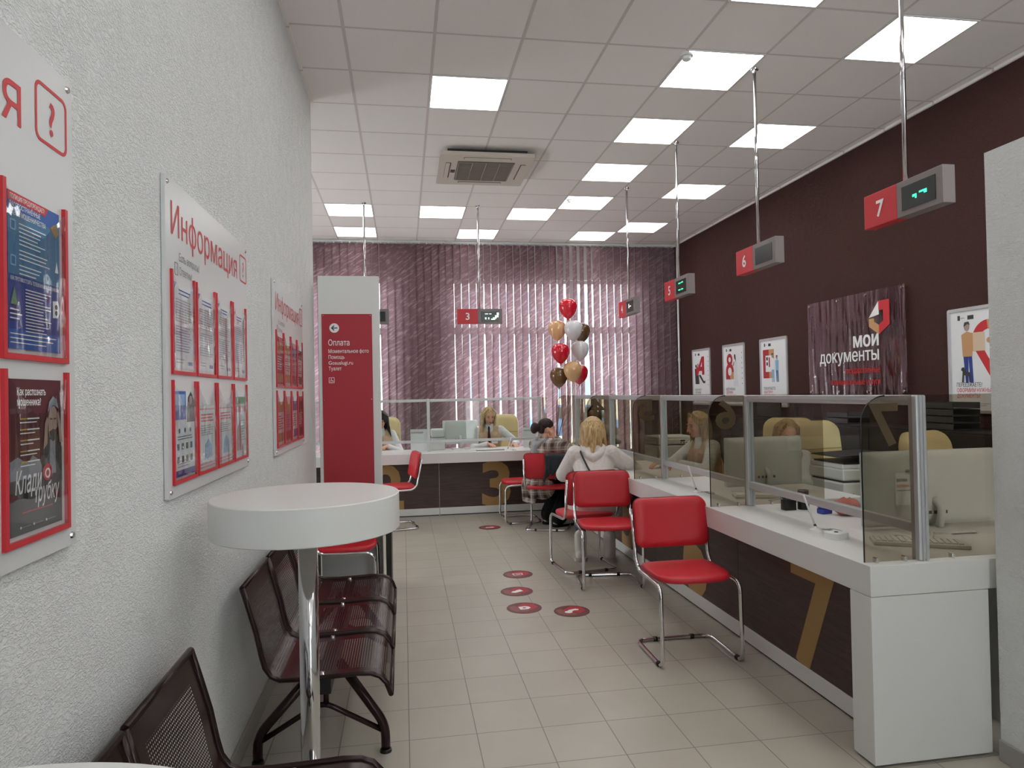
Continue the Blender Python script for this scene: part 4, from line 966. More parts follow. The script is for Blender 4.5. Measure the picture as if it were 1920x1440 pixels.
# ------------------------------------------------------------------ floor stickers
def sticker(x, y, label, k, r=0.125):
    t = tag(bpy.data.objects.new('floor_sticker', None), label, 'floor sticker', 'round floor stickers'); COL.objects.link(t); t.location = (x, y, 0); t.rotation_euler = (0, 0, 0.1)
    a = Art(); s = r / 0.125; P = lambda L: [(u * s, v * s) for u, v in L]
    M1 = mat('sticker_maroon', '#6b3336', 0.45); M2 = mat('sticker_red', '#b32632', 0.45); M3 = mat('sticker_brown', '#8a5046', 0.45)
    a.poly(circ(0, 0, r, 40), M1, 0.0010, 0.0009)
    a.poly(P([(-0.06, 0.03), (0.02, 0.10), (0.09, 0.07), (0.10, -0.01), (0.04, -0.06)]), M2, 0.0013, 0.0004); a.poly(P([(-0.10, 0.05), (-0.06, 0.07), (0.02, -0.06), (0.0, -0.09), (-0.07, -0.07), (-0.10, -0.02)]), M3, 0.00125, 0.0004)
    z = 0.0017
    if k == 0: a.ring(P([(-0.04, -0.03), (0.035, -0.03), (0.045, 0.03), (-0.045, 0.03)]), P([(-0.032, -0.022), (0.028, -0.022), (0.036, 0.022), (-0.036, 0.022)]), M_TXTW, z, 0.0004); a.rect(-0.015 * s, -0.004 * s, 0.02 * s, 0.004 * s, M_TXTW, z, 0.0004)
    elif k == 1: a.poly(P([(-0.05, -0.02), (-0.02, -0.035), (0.05, -0.005), (0.035, 0.04), (0.0, 0.025), (-0.01, 0.012), (-0.03, 0.01)]), M_TXTW, z, 0.0004)
    elif k == 2: a.ring(P([(-0.035, -0.03), (0.02, -0.036), (0.045, -0.012), (0.038, 0.018), (0.012, 0.035), (-0.035, 0.03)]), P([(-0.012, -0.01), (0.006, -0.014), (0.014, -0.005), (0.012, 0.007), (0.004, 0.012), (-0.010, 0.010)]), M_TXTW, z, 0.0004)
    elif k == 3: a.poly(P([(-0.055, -0.02), (-0.03, -0.04), (-0.005, -0.03), (0.002, -0.005), (0.02, 0.008), (0.05, 0.005), (0.06, 0.025), (0.04, 0.04), (-0.01, 0.03), (-0.03, 0.01), (-0.05, 0.004)]), M_TXTW, z, 0.0004)
    else: a.poly(P([(-0.05, -0.01), (0.03, -0.025), (0.06, 0.0), (0.03, 0.025), (0.0, 0.012), (-0.04, 0.02)]), M_TXTW, z, 0.0004)
    a.done('print', t)
sticker(0.946, 7.724, 'round red floor sticker farthest away, in front of the gold 3', 4)
sticker(0.926, 5.671, 'round floor sticker with a white outlined frame, next beyond the nearer row', 0)
sticker(0.836, 5.187, 'round floor sticker with a white arrow block, middle of the near column', 1)
sticker(0.821, 4.778, 'round floor sticker with a white ring mark, left of the nearest pair', 2)
sticker(1.132, 4.636, 'round floor sticker with a white curved mark, right of the nearest pair', 3)

# ================================================================== staff side furniture
def side_desk(x0, x1, y0, y1, label):
    t = thing('side_desk', label, 'desk', (0, 0, 0), group='staff side desks')
    boxm('desktop', (x0, x1, y0, y1, 0.765, 0.80), M_WHITE, t, 0.002)
    boxm('side_panel', (x1 - 0.03, x1 - 0.005, y0 + 0.03, y1 - 0.03, 0, 0.765), M_WHITE, t); boxm('side_panel', (x0 + 0.03, x0 + 0.055, y0 + 0.03, y1 - 0.03, 0, 0.765), M_WHITE, t)
side_desk(2.605, 3.40, 2.56, 3.42, 'white staff desk under the nearest monitor, behind the bronze end glass')
side_desk(2.605, 2.98, 4.05, 4.74, 'white staff desk under the second monitor')
def monitor(x, y, rot, w, h, zb, label, z0=ZT):
    t = thing('monitor', label, 'monitor', (x, y, z0), rot, group='grey backed monitors')
    zc = zb - z0
    bm = newbm(); prism(bm, rrect(-w / 2, zc, w / 2, zc + h, 0.012), 0.0, 0.022)
    for v in bm.verts: v.co = Vector((v.co.x, v.co.z, v.co.y))
    link('housing', bm, M_MON, t, smooth=40)
    bm = newbm(); rings = []
    for f, d in ((0.985, 0.0), (0.96, -0.012), (0.80, -0.022), (0.5, -0.026)): rings.append([bm.verts.new((xx * f, d, (zz - (zc + h / 2)) * f + zc + h / 2)) for xx, zz in rrect(-w / 2, zc, w / 2, zc + h, 0.02)])
    n = len(rings[0])
    for A, B in zip(rings, rings[1:]):
        for i in range(n): bm.faces.new((A[i], A[(i + 1) % n], B[(i + 1) % n], B[i]))
    bm.faces.new(rings[-1]); link('back_cover', bm, M_MON, t, smooth=50)
    boxm('screen', (-w / 2 + 0.012, w / 2 - 0.012, 0.0222, 0.0235, zc + 0.02, zc + h - 0.012), M_SCREEN, t)
    bm = newbm(); box(bm, -0.08, 0.08, -0.028, -0.024, zc + 0.05, zc + 0.085)
    for k in range(5): box(bm, -0.07 + 0.03 * k, -0.055 + 0.03 * k, -0.030, -0.027, zc + 0.058, zc + 0.074, mi=1)
    link('ports', bm, [M_MON, M_DARKGREY], t)
    bm = newbm(); tube(bm, fillet([(0, -0.02, zc + h * 0.35), (0, -0.07, zc + h * 0.25), (0, -0.05, 0.012)], 0.03), 0.018, 10); link('stand', bm, M_MON, t)
    bm = newbm(); prism(bm, rrect(-0.12, -0.16, 0.12, 0.06, 0.03), 0.0, 0.010); link('base', bm, M_MON, t)
monitor(2.635, 3.08, 0.0, 0.76, 0.375, 0.82, 'large monitor seen from behind through the bronze divider 7 and its end glass')
monitor(2.525, 4.50, 0.05, 0.60, 0.345, 0.835, 'monitor seen from behind, in front of the clerk with long blonde hair')
monitor(0.735, 9.02, 0.06, 0.46, 0.315, 0.865, 'silver monitor seen from behind on the far counter, left of the clerk with the tie')
def cable(pts, label, r=0.004):
    bm = newbm(); tube(bm, fillet(pts, 0.05, 5), r, 6); return tag(link('cable', bm, M_WHITEM), label, 'cable')
cable([(2.46, 3.0, 0.99), (2.45, 2.93, 0.90), (2.45, 2.85, 0.812), (2.36, 2.80, 0.812), (2.32, 2.95, 0.812), (2.26, 2.9, 0.812)], 'white cable hanging from the nearest monitor to the worktop', 0.008)
cable([(2.24, 4.44, 0.812), (2.35, 4.30, 0.812), (2.25, 4.18, 0.812), (2.42, 4.1, 0.812), (2.28, 4.02, 0.812)], 'white cable lying on the worktop below the second monitor')
def keyboard(x, y, rot, label, w=0.38):
    t = thing('keyboard', label, 'keyboard', (x, y, ZT), rot)
    bm = newbm(); box(bm, -w / 2, w / 2, -0.065, 0.065, 0.0, 0.018, 0.004); link('case', bm, M_PRINTER, t)
    bm = newbm()
    for r in range(5):
        for c in range(14): box(bm, -w / 2 + 0.012 + c * (w - 0.03) / 14, -w / 2 + 0.012 + c * (w - 0.03) / 14 + 0.019, -0.052 + r * 0.022, -0.034 + r * 0.022, 0.018, 0.024)
    link('keys', bm, M_WHITEM, t)
keyboard(2.29, 2.76, -0.5, 'white keyboard on the worktop below the nearest monitor')
keyboard(2.30, 4.20, -0.3, 'pale keyboard on the worktop below the second monitor', 0.30)
def pen(x, y, dx, dy, h, label):
    t = thing('counter_pen', label, 'pen', (x, y, ZT), group='tethered pens on stands')
    bm = newbm(); lathe(bm, [(0, 0), (0.03, 0), (0.028, 0.005), (0.012, 0.010), (0.008, 0.02), (0, 0.02)], 20); link('holder', bm, M_WHITEM, t, smooth=True)
    bm = newbm(); tube(bm, [(0, 0, 0.015), (dx * 0.12, dy * 0.12, 0.03)], 0.0065, 8); link('tip_socket', bm, M_DARKGREY, t)
    bm = newbm(); tube(bm, [(dx * 0.1, dy * 0.1, 0.028), (dx * 0.9, dy * 0.9, h * 0.9), (dx, dy, h)], [0.0055, 0.0055, 0.003], 8); link('pen', bm, M_WPRINT, t)
    bm = newbm(); tube(bm, [(0.02 * math.cos(q * 0.5) + 0.03 * math.sin(q * 0.13) + 0.05, -0.05 + 0.05 * math.sin(q * 0.5), 0.0025) for q in range(30)], 0.0015, 5); link('cord', bm, M_TXTG, t)
pen(2.045, 3.16, -0.045, 0.03, 0.175, 'white pen leaning in a stand on the worktop before divider 7')
pen(2.02, 4.52, -0.045, 0.03, 0.185, 'white pen leaning in a stand on the worktop before divider 6')
pen(1.30, 8.56, 0.05, 0.02, 0.16, 'white pen leaning in a stand on the far worktop before the clerk with the tie')
# signature pads, stamps, tissue, small camera
t = thing('document_camera', 'small white square device with a dark lens on the worktop, left of divider 7', 'camera', (2.02, 2.96, ZT), 0.3)
bm = newbm(); prism(bm, rrect(-0.045, -0.04, 0.045, 0.04, 0.015), 0.0, 0.03); link('case', bm, M_WPRINT, t, smooth=40)
bm = newbm(); lathe(bm, [(0, 0.033), (0.008, 0.033), (0.010, 0.03)], 14); link('lens', bm, M_BLACK, t)
def stamp(x, y, h, r, label, square=False):
    t = thing('rubber_stamp', label, 'stamp', (x, y, ZT), group='black rubber stamps')
    bm = newbm()
    if square: box(bm, -r, r, -r * 0.8, r * 0.8, 0, h * 0.6, 0.004)
    else: lathe(bm, [(0, 0), (r, 0), (r, h * 0.6), (0, h * 0.6)], 20)
    link('body', bm, M_BLACK, t, smooth=40)
    bm = newbm()
    if square: box(bm, -r * .85, r * .85, -r * 0.7, r * 0.7, h * 0.6, h, 0.006)
    else: lathe(bm, [(r * 0.55, h * 0.6), (r * 0.9, h * 0.7), (r * 0.95, h * 0.95), (r * 0.7, h), (0, h)], 20)
    link('grip', bm, M_DARKGREY, t, smooth=40)
stamp(2.235, 3.72, 0.10, 0.035, 'black square rubber stamp right behind the lower rail, left of the round one', True)
stamp(2.33, 3.72, 0.115, 0.033, 'round black rubber stamp beside the square one')
t = thing('ink_pad', 'small blue plastic object behind the lower rail, right of the stamps', 'ink pad', (2.36, 3.56, ZT), 0.2)
boxm('case', (-0.035, 0.035, -0.025, 0.025, 0.0, 0.03), mat('blue_plastic', '#3a4aa8', 0.4), t, 0.006); boxm('lid', (-0.033, 0.033, -0.023, 0.023, 0.031, 0.045), MATS['blue_plastic'], t, 0.006)
bm = newbm(); ball(bm, (0, 0, 0.045), 0.07, 18, (1.1, 0.75, 0.62))
for v in bm.verts:
    k = 1 + 0.16 * math.sin(v.co.x * 130 + v.co.z * 70) * math.cos(v.co.y * 110); v.co.x *= k; v.co.y *= k; v.co.z = max(0.001, v.co.z * (1 + 0.18 * math.sin(v.co.x * 90 + v.co.y * 150)))
o = tag(link('tissue', bm, mat('pink_tissue', '#c9786c', 0.8)), 'crumpled pink tissue behind the lower rail beside the monitor edge', 'tissue'); o.location = (2.44, 3.48, ZT)
def info_card(x, y, rot, w, h, label, lines):
    t = thing('name_card', label, 'name card', (x, y, ZT), rot, group='white name cards')
    bm = newbm()
    for s in (1, -1):
        for zz in (0,): pass
    a = Art(); a.rect(-w / 2, 0, w / 2, h, M_WPRINT, 0.0, 0.003)
    for s, yy, sz, mm, wd in lines: a.text(s, -w / 2 + 0.012, yy, sz, mm, 0.001, 0.006, width=wd)
    a.bars(-w / 2 + 0.012, w / 2 - 0.03, h * 0.42, 1, 0.01, 0.004, M_INKL, 0.001)
    o = a.done('card', t); mm = Matrix.Rotation(-0.12, 4, 'X') @ FACE['-y'].to_4x4(); o.matrix_local = mm
    boxm('foot', (-w / 2, w / 2, -0.002, 0.07, 0.0, 0.003), M_WPRINT, t)
t = thing('name_card', 'white name card with red lettering taped to the back of the nearest monitor', 'name card', mtx=facing('-y', (2.41, 3.053, 0.93)), group='white name cards')
a = Art(); a.rect(0, 0, 0.175, 0.16, M_WPRINT, 0.002, 0.002); a.text('МАЛИНА', 0.008, 0.115, 0.022, M_INK, 0.003, 0.006, width=0.06); a.text('ЕКАТЕРИНА НИКОЛАЕВНА', 0.008, 0.088, 0.018, M_TXTRED, 0.003, 0.006, width=0.155); a.rect(0.008, 0.070, 0.10, 0.074, M_INKL, 0.003); a.text('мои документы', 0.10, 0.012, 0.014, M_INK, 0.003, 0.004, width=0.06); a.done('card', t)
boxm('tape', (0.06, 0.11, 0.15, 0.175, 0.0, 0.0025), M_POCKET, t)
bpy.context.view_layer.update()
info_card(0.20, 8.86, 0.0, 0.235, 0.28, 'white information card standing on the far counter, left of the seam post', [('ИНФОРМАЦИЯ', 0.225, 0.03, M_TXTRED, 0.15)])
info_card(1.64, 8.86, 0.0, 0.17, 0.265, 'white information card standing at the right end of the far counter', [('ИНФОРМАЦИЯ', 0.215, 0.025, M_INK, 0.12)])
t = thing('document_box', 'white plastic box on the far counter between the seam post and the monitor', 'box', (0.43, 8.95, ZT))
boxm('case', (-0.09, 0.09, -0.1, 0.1, 0.0, 0.16), M_PRINTER, t, 0.008); boxm('lid', (-0.085, 0.085, -0.095, 0.095, 0.165, 0.275), M_WHITEM, t, 0.02)
t = thing('document_tray', 'flat dark tray lying on the far worktop before the clerk with the tie', 'tray', (1.08, 8.62, ZT))
boxm('plate', (-0.18, 0.18, -0.05, 0.05, 0.0, 0.008), M_DARKGREY, t, 0.002); boxm('paper', (-0.17, 0.17, -0.045, 0.045, 0.008, 0.012), M_WPRINT, t)
cable([(0.55, 8.60, ZT + 0.004), (0.72, 8.66, ZT + 0.03), (0.80, 8.55, ZT + 0.004), (0.95, 8.62, ZT + 0.004)], 'white cable lying on the far worktop below the silver monitor', 0.006)

# ------------------------------------------------------------------ cream office chairs
def office_parts(t, bw=0.50, bh=0.66):
    bm = newbm(); prof = rrect(-bw / 2, 0.56, bw / 2, 0.56 + bh, 0.11, 5); rings = []
    for f, d in ((0.90, -0.055), (0.98, -0.04), (1.0, 0.0), (0.97, 0.03), (0.8, 0.045), (0.5, 0.03)):
        rg = []
        for x, z in prof:
            X = x * f; zc = 0.56 + bh / 2; Z = (z - zc) * f + zc; rg.append(bm.verts.new((X, -0.22 - (Z - 0.6) * 0.14 + d + 0.10 * (X / bw) ** 2, Z)))
        rings.append(rg)
    n = len(prof)
    for A, B in zip(rings, rings[1:]):
        for i in range(n): bm.faces.new((A[i], A[(i + 1) % n], B[(i + 1) % n], B[i]))
    bm.faces.new(rings[0][::-1]); bm.faces.new(rings[-1]); o = link('backrest', bm, M_CREAM, t, smooth=60)
    bm = newbm(); tube(bm, [(x, -0.22 - 0.37 * 0.14 + 0.046 + 0.10 * (x / bw) ** 2, 0.97) for x in [(-0.5 + k / 10) * bw * 0.9 for k in range(11)]], 0.005, 5); link('seam', bm, mat('cream_seam', '#a8925e', 0.6), o)
    bm = newbm(); prism(bm, rrect(-0.25, -0.22, 0.25, 0.25, 0.08), 0.41, 0.50); link('seat', bm, M_CREAM, t, smooth=40)
    for s in (-1, 1):
        bm = newbm(); tube(bm, fillet([(s * 0.25, -0.18, 0.46), (s * 0.29, -0.18, 0.66), (s * 0.29, 0.16, 0.66), (s * 0.25, 0.12, 0.46)], 0.06), 0.014, 8); link('armrest', bm, M_CHROME, t)
    bm = newbm(); tube(bm, [(0, 0, 0.08), (0, 0, 0.41)], 0.028, 12); link('column', bm, M_CHROME, t)
    for k in range(5):
        q = 2 * PI * k / 5; bm = newbm(); tube(bm, [(0, 0, 0.11), (0.29 * math.cos(q), 0.29 * math.sin(q), 0.07)], [0.025, 0.016], 8); l = link('star_leg', bm, M_CHROME, t)
        bm = newbm(); ball(bm, (0.29 * math.cos(q), 0.29 * math.sin(q), 0.03), 0.03, 10); link('castor', bm, M_BLACK, l)
oc0 = thing('office_chair', 'cream leather office chair behind the clerk with the tie', 'chair', (1.38, 9.60, 0), PI - 0.1, 'cream office chairs'); office_parts(oc0)
def ochair(x, y, rot, label):
    c = copy_tree(oc0); c.location = (x, y, 0); c.rotation_euler = (0, 0, rot); c['label'] = label
ochair(-0.27, 9.62, PI + 0.1, 'cream leather office chair behind the dark-haired clerk, next to the white column')
ochair(3.74, 5.42, PI + 0.15, 'wide cream leather office chair behind the clerk at the second monitor')
ochair(3.68, 6.22, PI * 0.75, 'cream leather office chair rounding out left of the clerk at the second monitor')
ochair(3.52, 3.78, PI + 0.35, 'empty cream leather office chair above the nearest monitor, cut by the white wall')

# ------------------------------------------------------------------ printers and cabinets
def printer(x0, x1, y0, y1, z0, z1, label, tray=True):
    t = thing('printer', label, 'printer', ((x0 + x1) / 2, (y0 + y1) / 2, z0)); hx, hy, h = (x1 - x0) / 2, (y1 - y0) / 2, z1 - z0
    boxm('body', (-hx, hx, -hy, hy, 0, h * 0.62), M_PRINTER, t, 0.012)
    boxm('scanner', (-hx * 1.0, hx * 1.0, -hy, hy, h * 0.66, h * 0.9), M_PRINTER, t, 0.012)
    boxm('paper_gap', (-hx * 0.9, hx * 0.9, -hy * 0.95, hy * 0.9, h * 0.62, h * 0.66), M_DARKGREY, t)
    boxm('lid', (-hx * 0.97, hx * 0.97, -hy * 0.95, hy * 0.97, h * 0.9, h), M_WHITEM, t, 0.008)
    bm = newbm(); box(bm, hx * 0.15, hx * 0.85, -hy - 0.006, -hy, h * 0.68, h * 0.88, 0.003); p = link('control_panel', bm, M_WHITEM, t)
    bm = newbm(); box(bm, hx * 0.2, hx * 0.45, -hy - 0.009, -hy - 0.006, h * 0.78, h * 0.85)
    for k in range(4): box(bm, hx * (0.2 + 0.15 * k), hx * (0.28 + 0.15 * k), -hy - 0.009, -hy - 0.006, h * 0.70, h * 0.75)
    link('buttons', bm, M_DARKGREY, p)
    bm = newbm()
    for k in range(5): box(bm, -hx * 0.9 + k * 0.014, -hx * 0.9 + k * 0.014 + 0.006, -hy - 0.003, -hy, h * 0.15, h * 0.4)
    link('vents', bm, M_DARKGREY, t)
    return t
t = thing('pedestal', 'white drawer pedestal under the printer right of the clerk at the second monitor', 'cabinet', (3.36, 4.72, 0)); boxm('body', (-0.22, 0.22, -0.2, 0.25, 0, 0.60), M_PRINTER, t, 0.004)
for k in range(3): d = boxm('drawer', (-0.2, 0.2, -0.215, -0.2, 0.03 + 0.19 * k, 0.205 + 0.19 * k), M_WHITEM, t, 0.003); boxm('handle', (-0.06, 0.06, -0.225, -0.215, 0.16 + 0.19 * k, 0.17 + 0.19 * k), M_CHROME, d)
printer(3.155, 3.56, 4.53, 4.95, 0.60, 0.955, 'white multifunction printer with an open dark lid, right of the clerk at the second monitor')
t = thing('document_feeder', 'black open paper trays above the white multifunction printer', 'tray', (3.36, 4.72, 0.955))
bm = newbm(); prism(bm, [(-0.22, 0.05), (0.20, 0.06), (0.20, 0.075), (-0.20, 0.058)], -0.18, 0.18)
for v in bm.verts: v.co = Vector((v.co.x, v.co.z, v.co.y))
link('upper_tray', bm, M_BLACK, t)
boxm('lower_tray', (-0.19, 0.2, -0.18, 0.18, 0.0, 0.012), M_BLACK, t); boxm('hinge', (0.12, 0.20, -0.16, 0.16, 0.012, 0.058), M_BLACK, t)
t = thing('pedestal', 'white drawer pedestal under the printer left of the clerk in profile', 'cabinet', (2.80, 6.92, 0)); boxm('body', (-0.22, 0.22, -0.2, 0.25, 0, 0.80), M_PRINTER, t, 0.004)
for k in range(3): d = boxm('drawer', (-0.2, 0.2, -0.215, -0.2, 0.03 + 0.25 * k, 0.265 + 0.25 * k), M_WHITEM, t, 0.003); boxm('handle', (-0.06, 0.06, -0.225, -0.215, 0.2 + 0.25 * k, 0.21 + 0.25 * k), M_CHROME, d)
printer(2.59, 3.01, 6.74, 7.12, 0.80, 1.04, 'white printer with buttons behind the clerk in profile')
for k in range(5):
    y0 = 2.9 + 1.3 * k
    t = thing('wall_cabinet', ['black cabinet against the brown wall nearest the near white wall', 'black cabinet below the poster with the map pin', 'black cabinet below the clear logo sign', 'black cabinet below the poster with two people', 'black cabinet in the far corner of the brown wall'][k], 'cabinet', (4.32, y0, 0), group='black cabinets along the brown wall')
    boxm('body', (-0.21, 0.21, 0.004, 1.296, 0, 1.17), M_DKWOOD_CAB, t, 0.003)
    for q in (0, 1): d = boxm('door', (-0.225, -0.21, 0.012 + 0.644 * q, 0.644 + 0.644 * q, 0.03, 1.15), M_DKWOOD_CAB, t, 0.002); boxm('handle', (-0.24, -0.225, 0.57 if q == 0 else 0.71, 0.585 if q == 0 else 0.725, 0.6, 0.75), M_ALU, d)
for (x, y, n, lab) in ((4.25, 4.75, 4, 'stack of black letter trays on the cabinet right of the clerk at the second monitor'), (4.25, 6.0, 2, 'low stack of black letter trays on the cabinet below the clear logo sign')):
    t = thing('letter_trays', lab, 'letter trays', (x, y, 1.17))
    for k in range(n):
        bm = newbm(); z = 0.002 + 0.055 * k; box(bm, -0.12, 0.12, -0.16, 0.16, z, z + 0.006); box(bm, -0.12, -0.115, -0.16, 0.16, z, z + 0.05); box(bm, 0.115, 0.12, -0.16, 0.16, z, z + 0.05); box(bm, -0.12, 0.12, 0.155, 0.16, z, z + 0.05); link('tray', bm, M_DARKGREY, t)
t = thing('desk_monitor', 'dark monitor in the background between divider 6 and its post', 'monitor', (4.2, 7.35, 1.17), PI / 2 + PI)
boxm('screen', (-0.25, 0.25, -0.015, 0.015, 0.02, 0.22), M_SCREEN, t, 0.005); boxm('stand', (-0.03, 0.03, -0.012, 0.012, 0.008, 0.02), M_BLACK, t); boxm('base', (-0.1, 0.1, -0.07, 0.07, 0.0, 0.008), M_BLACK, t)
# ================================================================== balloons
def balloon(px, py, pz, colr, rough, label, first=[None]):
    m = mat('balloon_' + colr[1:], colr, 0.16, spec=0.6, coat=0.4)
    t = thing('balloon', label, 'balloon', (px, py, pz), group='balloons above the far counter corner')
    bm = newbm(); R = 0.118
    prof = [(0, -1.15), (0.09, -1.13), (0.26, -1.03), (0.50, -0.84), (0.74, -0.55), (0.90, -0.22), (0.985, 0.10), (1.0, 0.32), (0.95, 0.58), (0.83, 0.80), (0.62, 0.98), (0.35, 1.09), (0, 1.13)]
    lathe(bm, [(r * R, z * R) for r, z in prof], 32); o = link('envelope', bm, m, t, smooth=True)
    bm = newbm(); lathe(bm, [(0, -1.13), (0.06, -1.14), (0.12, -1.25), (0.10, -1.26), (0, -1.18)], 12); 
    for v in bm.verts: v.co *= R
    link('knot', bm, m, t, smooth=True)
    return t
BX = [((1065, 579), '#d3142e', 'topmost red balloon of the cluster'), ((1045, 620), '#d9a878', 'sand-coloured balloon at the left, below the topmost red one'), ((1075, 620), '#d5d3d6', 'upper white balloon in front of a brown one'),
      ((1090, 624), '#5d4127', 'brown balloon mostly hidden behind the upper white one'), ((1051, 663), '#cf122c', 'red balloon at the left in the middle of the cluster'), ((1087, 658), '#d5d2d4', 'lower white balloon at the right of the cluster'),
      ((1048, 708), '#6a4a26', 'brown balloon at the lower left of the cluster'), ((1074, 697), '#d2a676', 'sand-coloured balloon low in front of a red one'), ((1086, 702), '#c5122a', 'red balloon behind the low sand-coloured one')]
def ray_at(px, py, y):
    d = fwd * 1.0; X = (px - 960) / FPX; Yv = (720 - py) / FPX
    d = fwd + X * r2 + Yv * u2; k = y / d.y
    return Vector((d.x * k, y, CAM_H + d.z * k))
anchor = Vector((1.93, 8.55, ZT + 0.03))
for ((px, py), c, lab), yy in zip(BX, (8.55, 8.62, 8.45, 8.75, 8.47, 8.62, 8.55, 8.40, 8.68)):
    p = ray_at(px, py, yy); t = balloon(p.x, p.y, p.z, c, 0.2, lab)
    bm = newbm(); k = Vector((0, 0, -0.146)); e = anchor - p
    tube(bm, [k, k.lerp(e, 0.3) + Vector((0.01, 0, 0)), k.lerp(e, 0.65) - Vector((0.008, 0, 0)), e], 0.0022, 5); link('ribbon', bm, mat('ribbon_red', '#8a2a32', 0.6), t)
t = thing('balloon_weight', 'small red weight on the far worktop holding the balloon ribbons', 'weight', (anchor.x, anchor.y, ZT)); bm = newbm(); lathe(bm, [(0, 0), (0.03, 0), (0.032, 0.02), (0.015, 0.03), (0, 0.03)], 20); link('body', bm, MATS['ribbon_red'], t, smooth=40); bm = newbm(); tube(bm, [(0.008 * math.cos(a * PI / 4), 0, 0.035 + 0.008 * math.sin(a * PI / 4)) for a in range(8)], 0.002, 5, closed=True); link('ring', bm, M_CHROME, t)

# ================================================================== people
def skin(n, c): return mat('skin_' + n, c, 0.55, spec=0.3)
M_SKIN = skin('light', '#d9a58c'); M_LIP = mat('lips', '#a8574e', 0.5); M_EYE = mat('eye_dark', '#2b221e', 0.3); M_EYEW = mat('eye_white', '#d9d3cc', 0.3)
def hairmat(n, c1, c2):
    m = mat('hair_' + n, c1, 0.5, spec=0.35); g = N(m); tc = g.n('ShaderNodeTexCoord'); mp = g.n('ShaderNodeMapping'); mp.inputs['Scale'].default_value = (60, 60, 5)
    g.l(tc.outputs['Object'], mp.inputs['Vector']); nz = g.n('ShaderNodeTexNoise', i_Scale=1.6, i_Detail=3.0); g.l(mp.outputs[0], nz.inputs['Vector'])
    rp = g.n('ShaderNodeValToRGB'); rp.color_ramp.elements[0].position = 0.35; rp.color_ramp.elements[1].position = 0.65; rp.color_ramp.elements[0].color = lin(c2); rp.color_ramp.elements[1].color = lin(c1)
    g.l(nz.outputs[0], rp.inputs[0]); g.l(rp.outputs[0], g.b.inputs['Base Color'])
    bp = g.n('ShaderNodeBump', i_Strength=0.6, i_Distance=0.004); g.l(nz.outputs[0], bp.inputs['Height']); g.l(bp.outputs[0], g.b.inputs['Normal']); return m
M_BLOND = hairmat('blond', '#d6bb8c', '#9a7a4c'); M_BLOND2 = hairmat('dark_blond', '#c4a67a', '#8a6a46'); M_DARKH = hairmat('dark_brown', '#332420', '#1c1414'); M_BLACKH = hairmat('black', '#1f1a1a', '#0f0d0d')
def cloth(n, c, c2=None):
    m = mat('cloth_' + n, c, 0.85, spec=0.2); g = N(m); tc = g.n('ShaderNodeTexCoord'); nz = g.n('ShaderNodeTexNoise', i_Scale=13.0, i_Detail=2.0, i_Distortion=0.9); g.l(tc.outputs['Object'], nz.inputs['Vector'])
    bp = g.n('ShaderNodeBump', i_Strength=0.7, i_Distance=0.02); g.l(nz.outputs[0], bp.inputs['Height']); g.l(bp.outputs[0], g.b.inputs['Normal']); return m
M_HOOD = cloth('white_fleece', '#dcd6d3'); M_SHIRT = cloth('white_shirt', '#dfe0e2'); M_VEST = cloth('beige_vest', '#c7a98c'); M_TIE = cloth('dark_tie', '#2c1c22'); M_TROU = cloth('black_trousers', '#17181a'); M_JEAN = cloth('dark_jeans', '#3c4753'); M_GREYH = cloth('grey_jersey', '#9a9da1'); M_JACK = cloth('dark_jacket', '#34383c')
def plaid():
    m = mat('checked_wool', '#8d8078', 0.9, spec=0.15); g = N(m); tc = g.n('ShaderNodeTexCoord'); sx = g.n('ShaderNodeSeparateXYZ'); g.l(tc.outputs['Object'], sx.inputs[0])
    def stripes(v, p, wd, off=0.0): return g.math('LESS_THAN', g.math('FRACT', g.math('ADD', g.math('DIVIDE', v, p), off)), wd)
    h = g.math('ADD', sx.outputs[0], g.math('MULTIPLY', sx.outputs[1], 0.8)); z = sx.outputs[2]
    dk = g.math('ADD', stripes(h, 0.115, 0.36), stripes(z, 0.115, 0.36)); lt = g.math('MAXIMUM', stripes(h, 0.115, 0.07, 0.36), stripes(z, 0.115, 0.07, 0.36))
    c = g.mix(g.math('MULTIPLY', dk, 0.5), lin('#a0938a'), lin('#51433e')); c = g.mix(g.math('MULTIPLY', lt, 0.75), c, lin('#d8d2cb')); g.l(c, g.b.inputs['Base Color']); return m
M_PLAID = plaid()
def remeshed(name, bm, m, parent, voxel=0.008, smooth=3):
    o = link(name, bm, m, parent); r = o.modifiers.new('surface', 'REMESH'); r.mode = 'VOXEL'; r.voxel_size = voxel; r.use_smooth_shade = True
    s = o.modifiers.new('soften', 'SMOOTH'); s.factor = 0.5; s.iterations = smooth; return o
def ik(S_, W_, a, b, pole):
    S_, W_ = Vector(S_), Vector(W_); d = W_ - S_; L = min(d.length, (a + b) * 0.995); u = d.normalized()
    x = (a * a - b * b + L * L) / (2 * L); h = math.sqrt(max(0, a * a - x * x)); p = Vector(pole); p = (p - u * p.dot(u)).normalized()
    return S_ + u * x + p * h, S_ + u * L
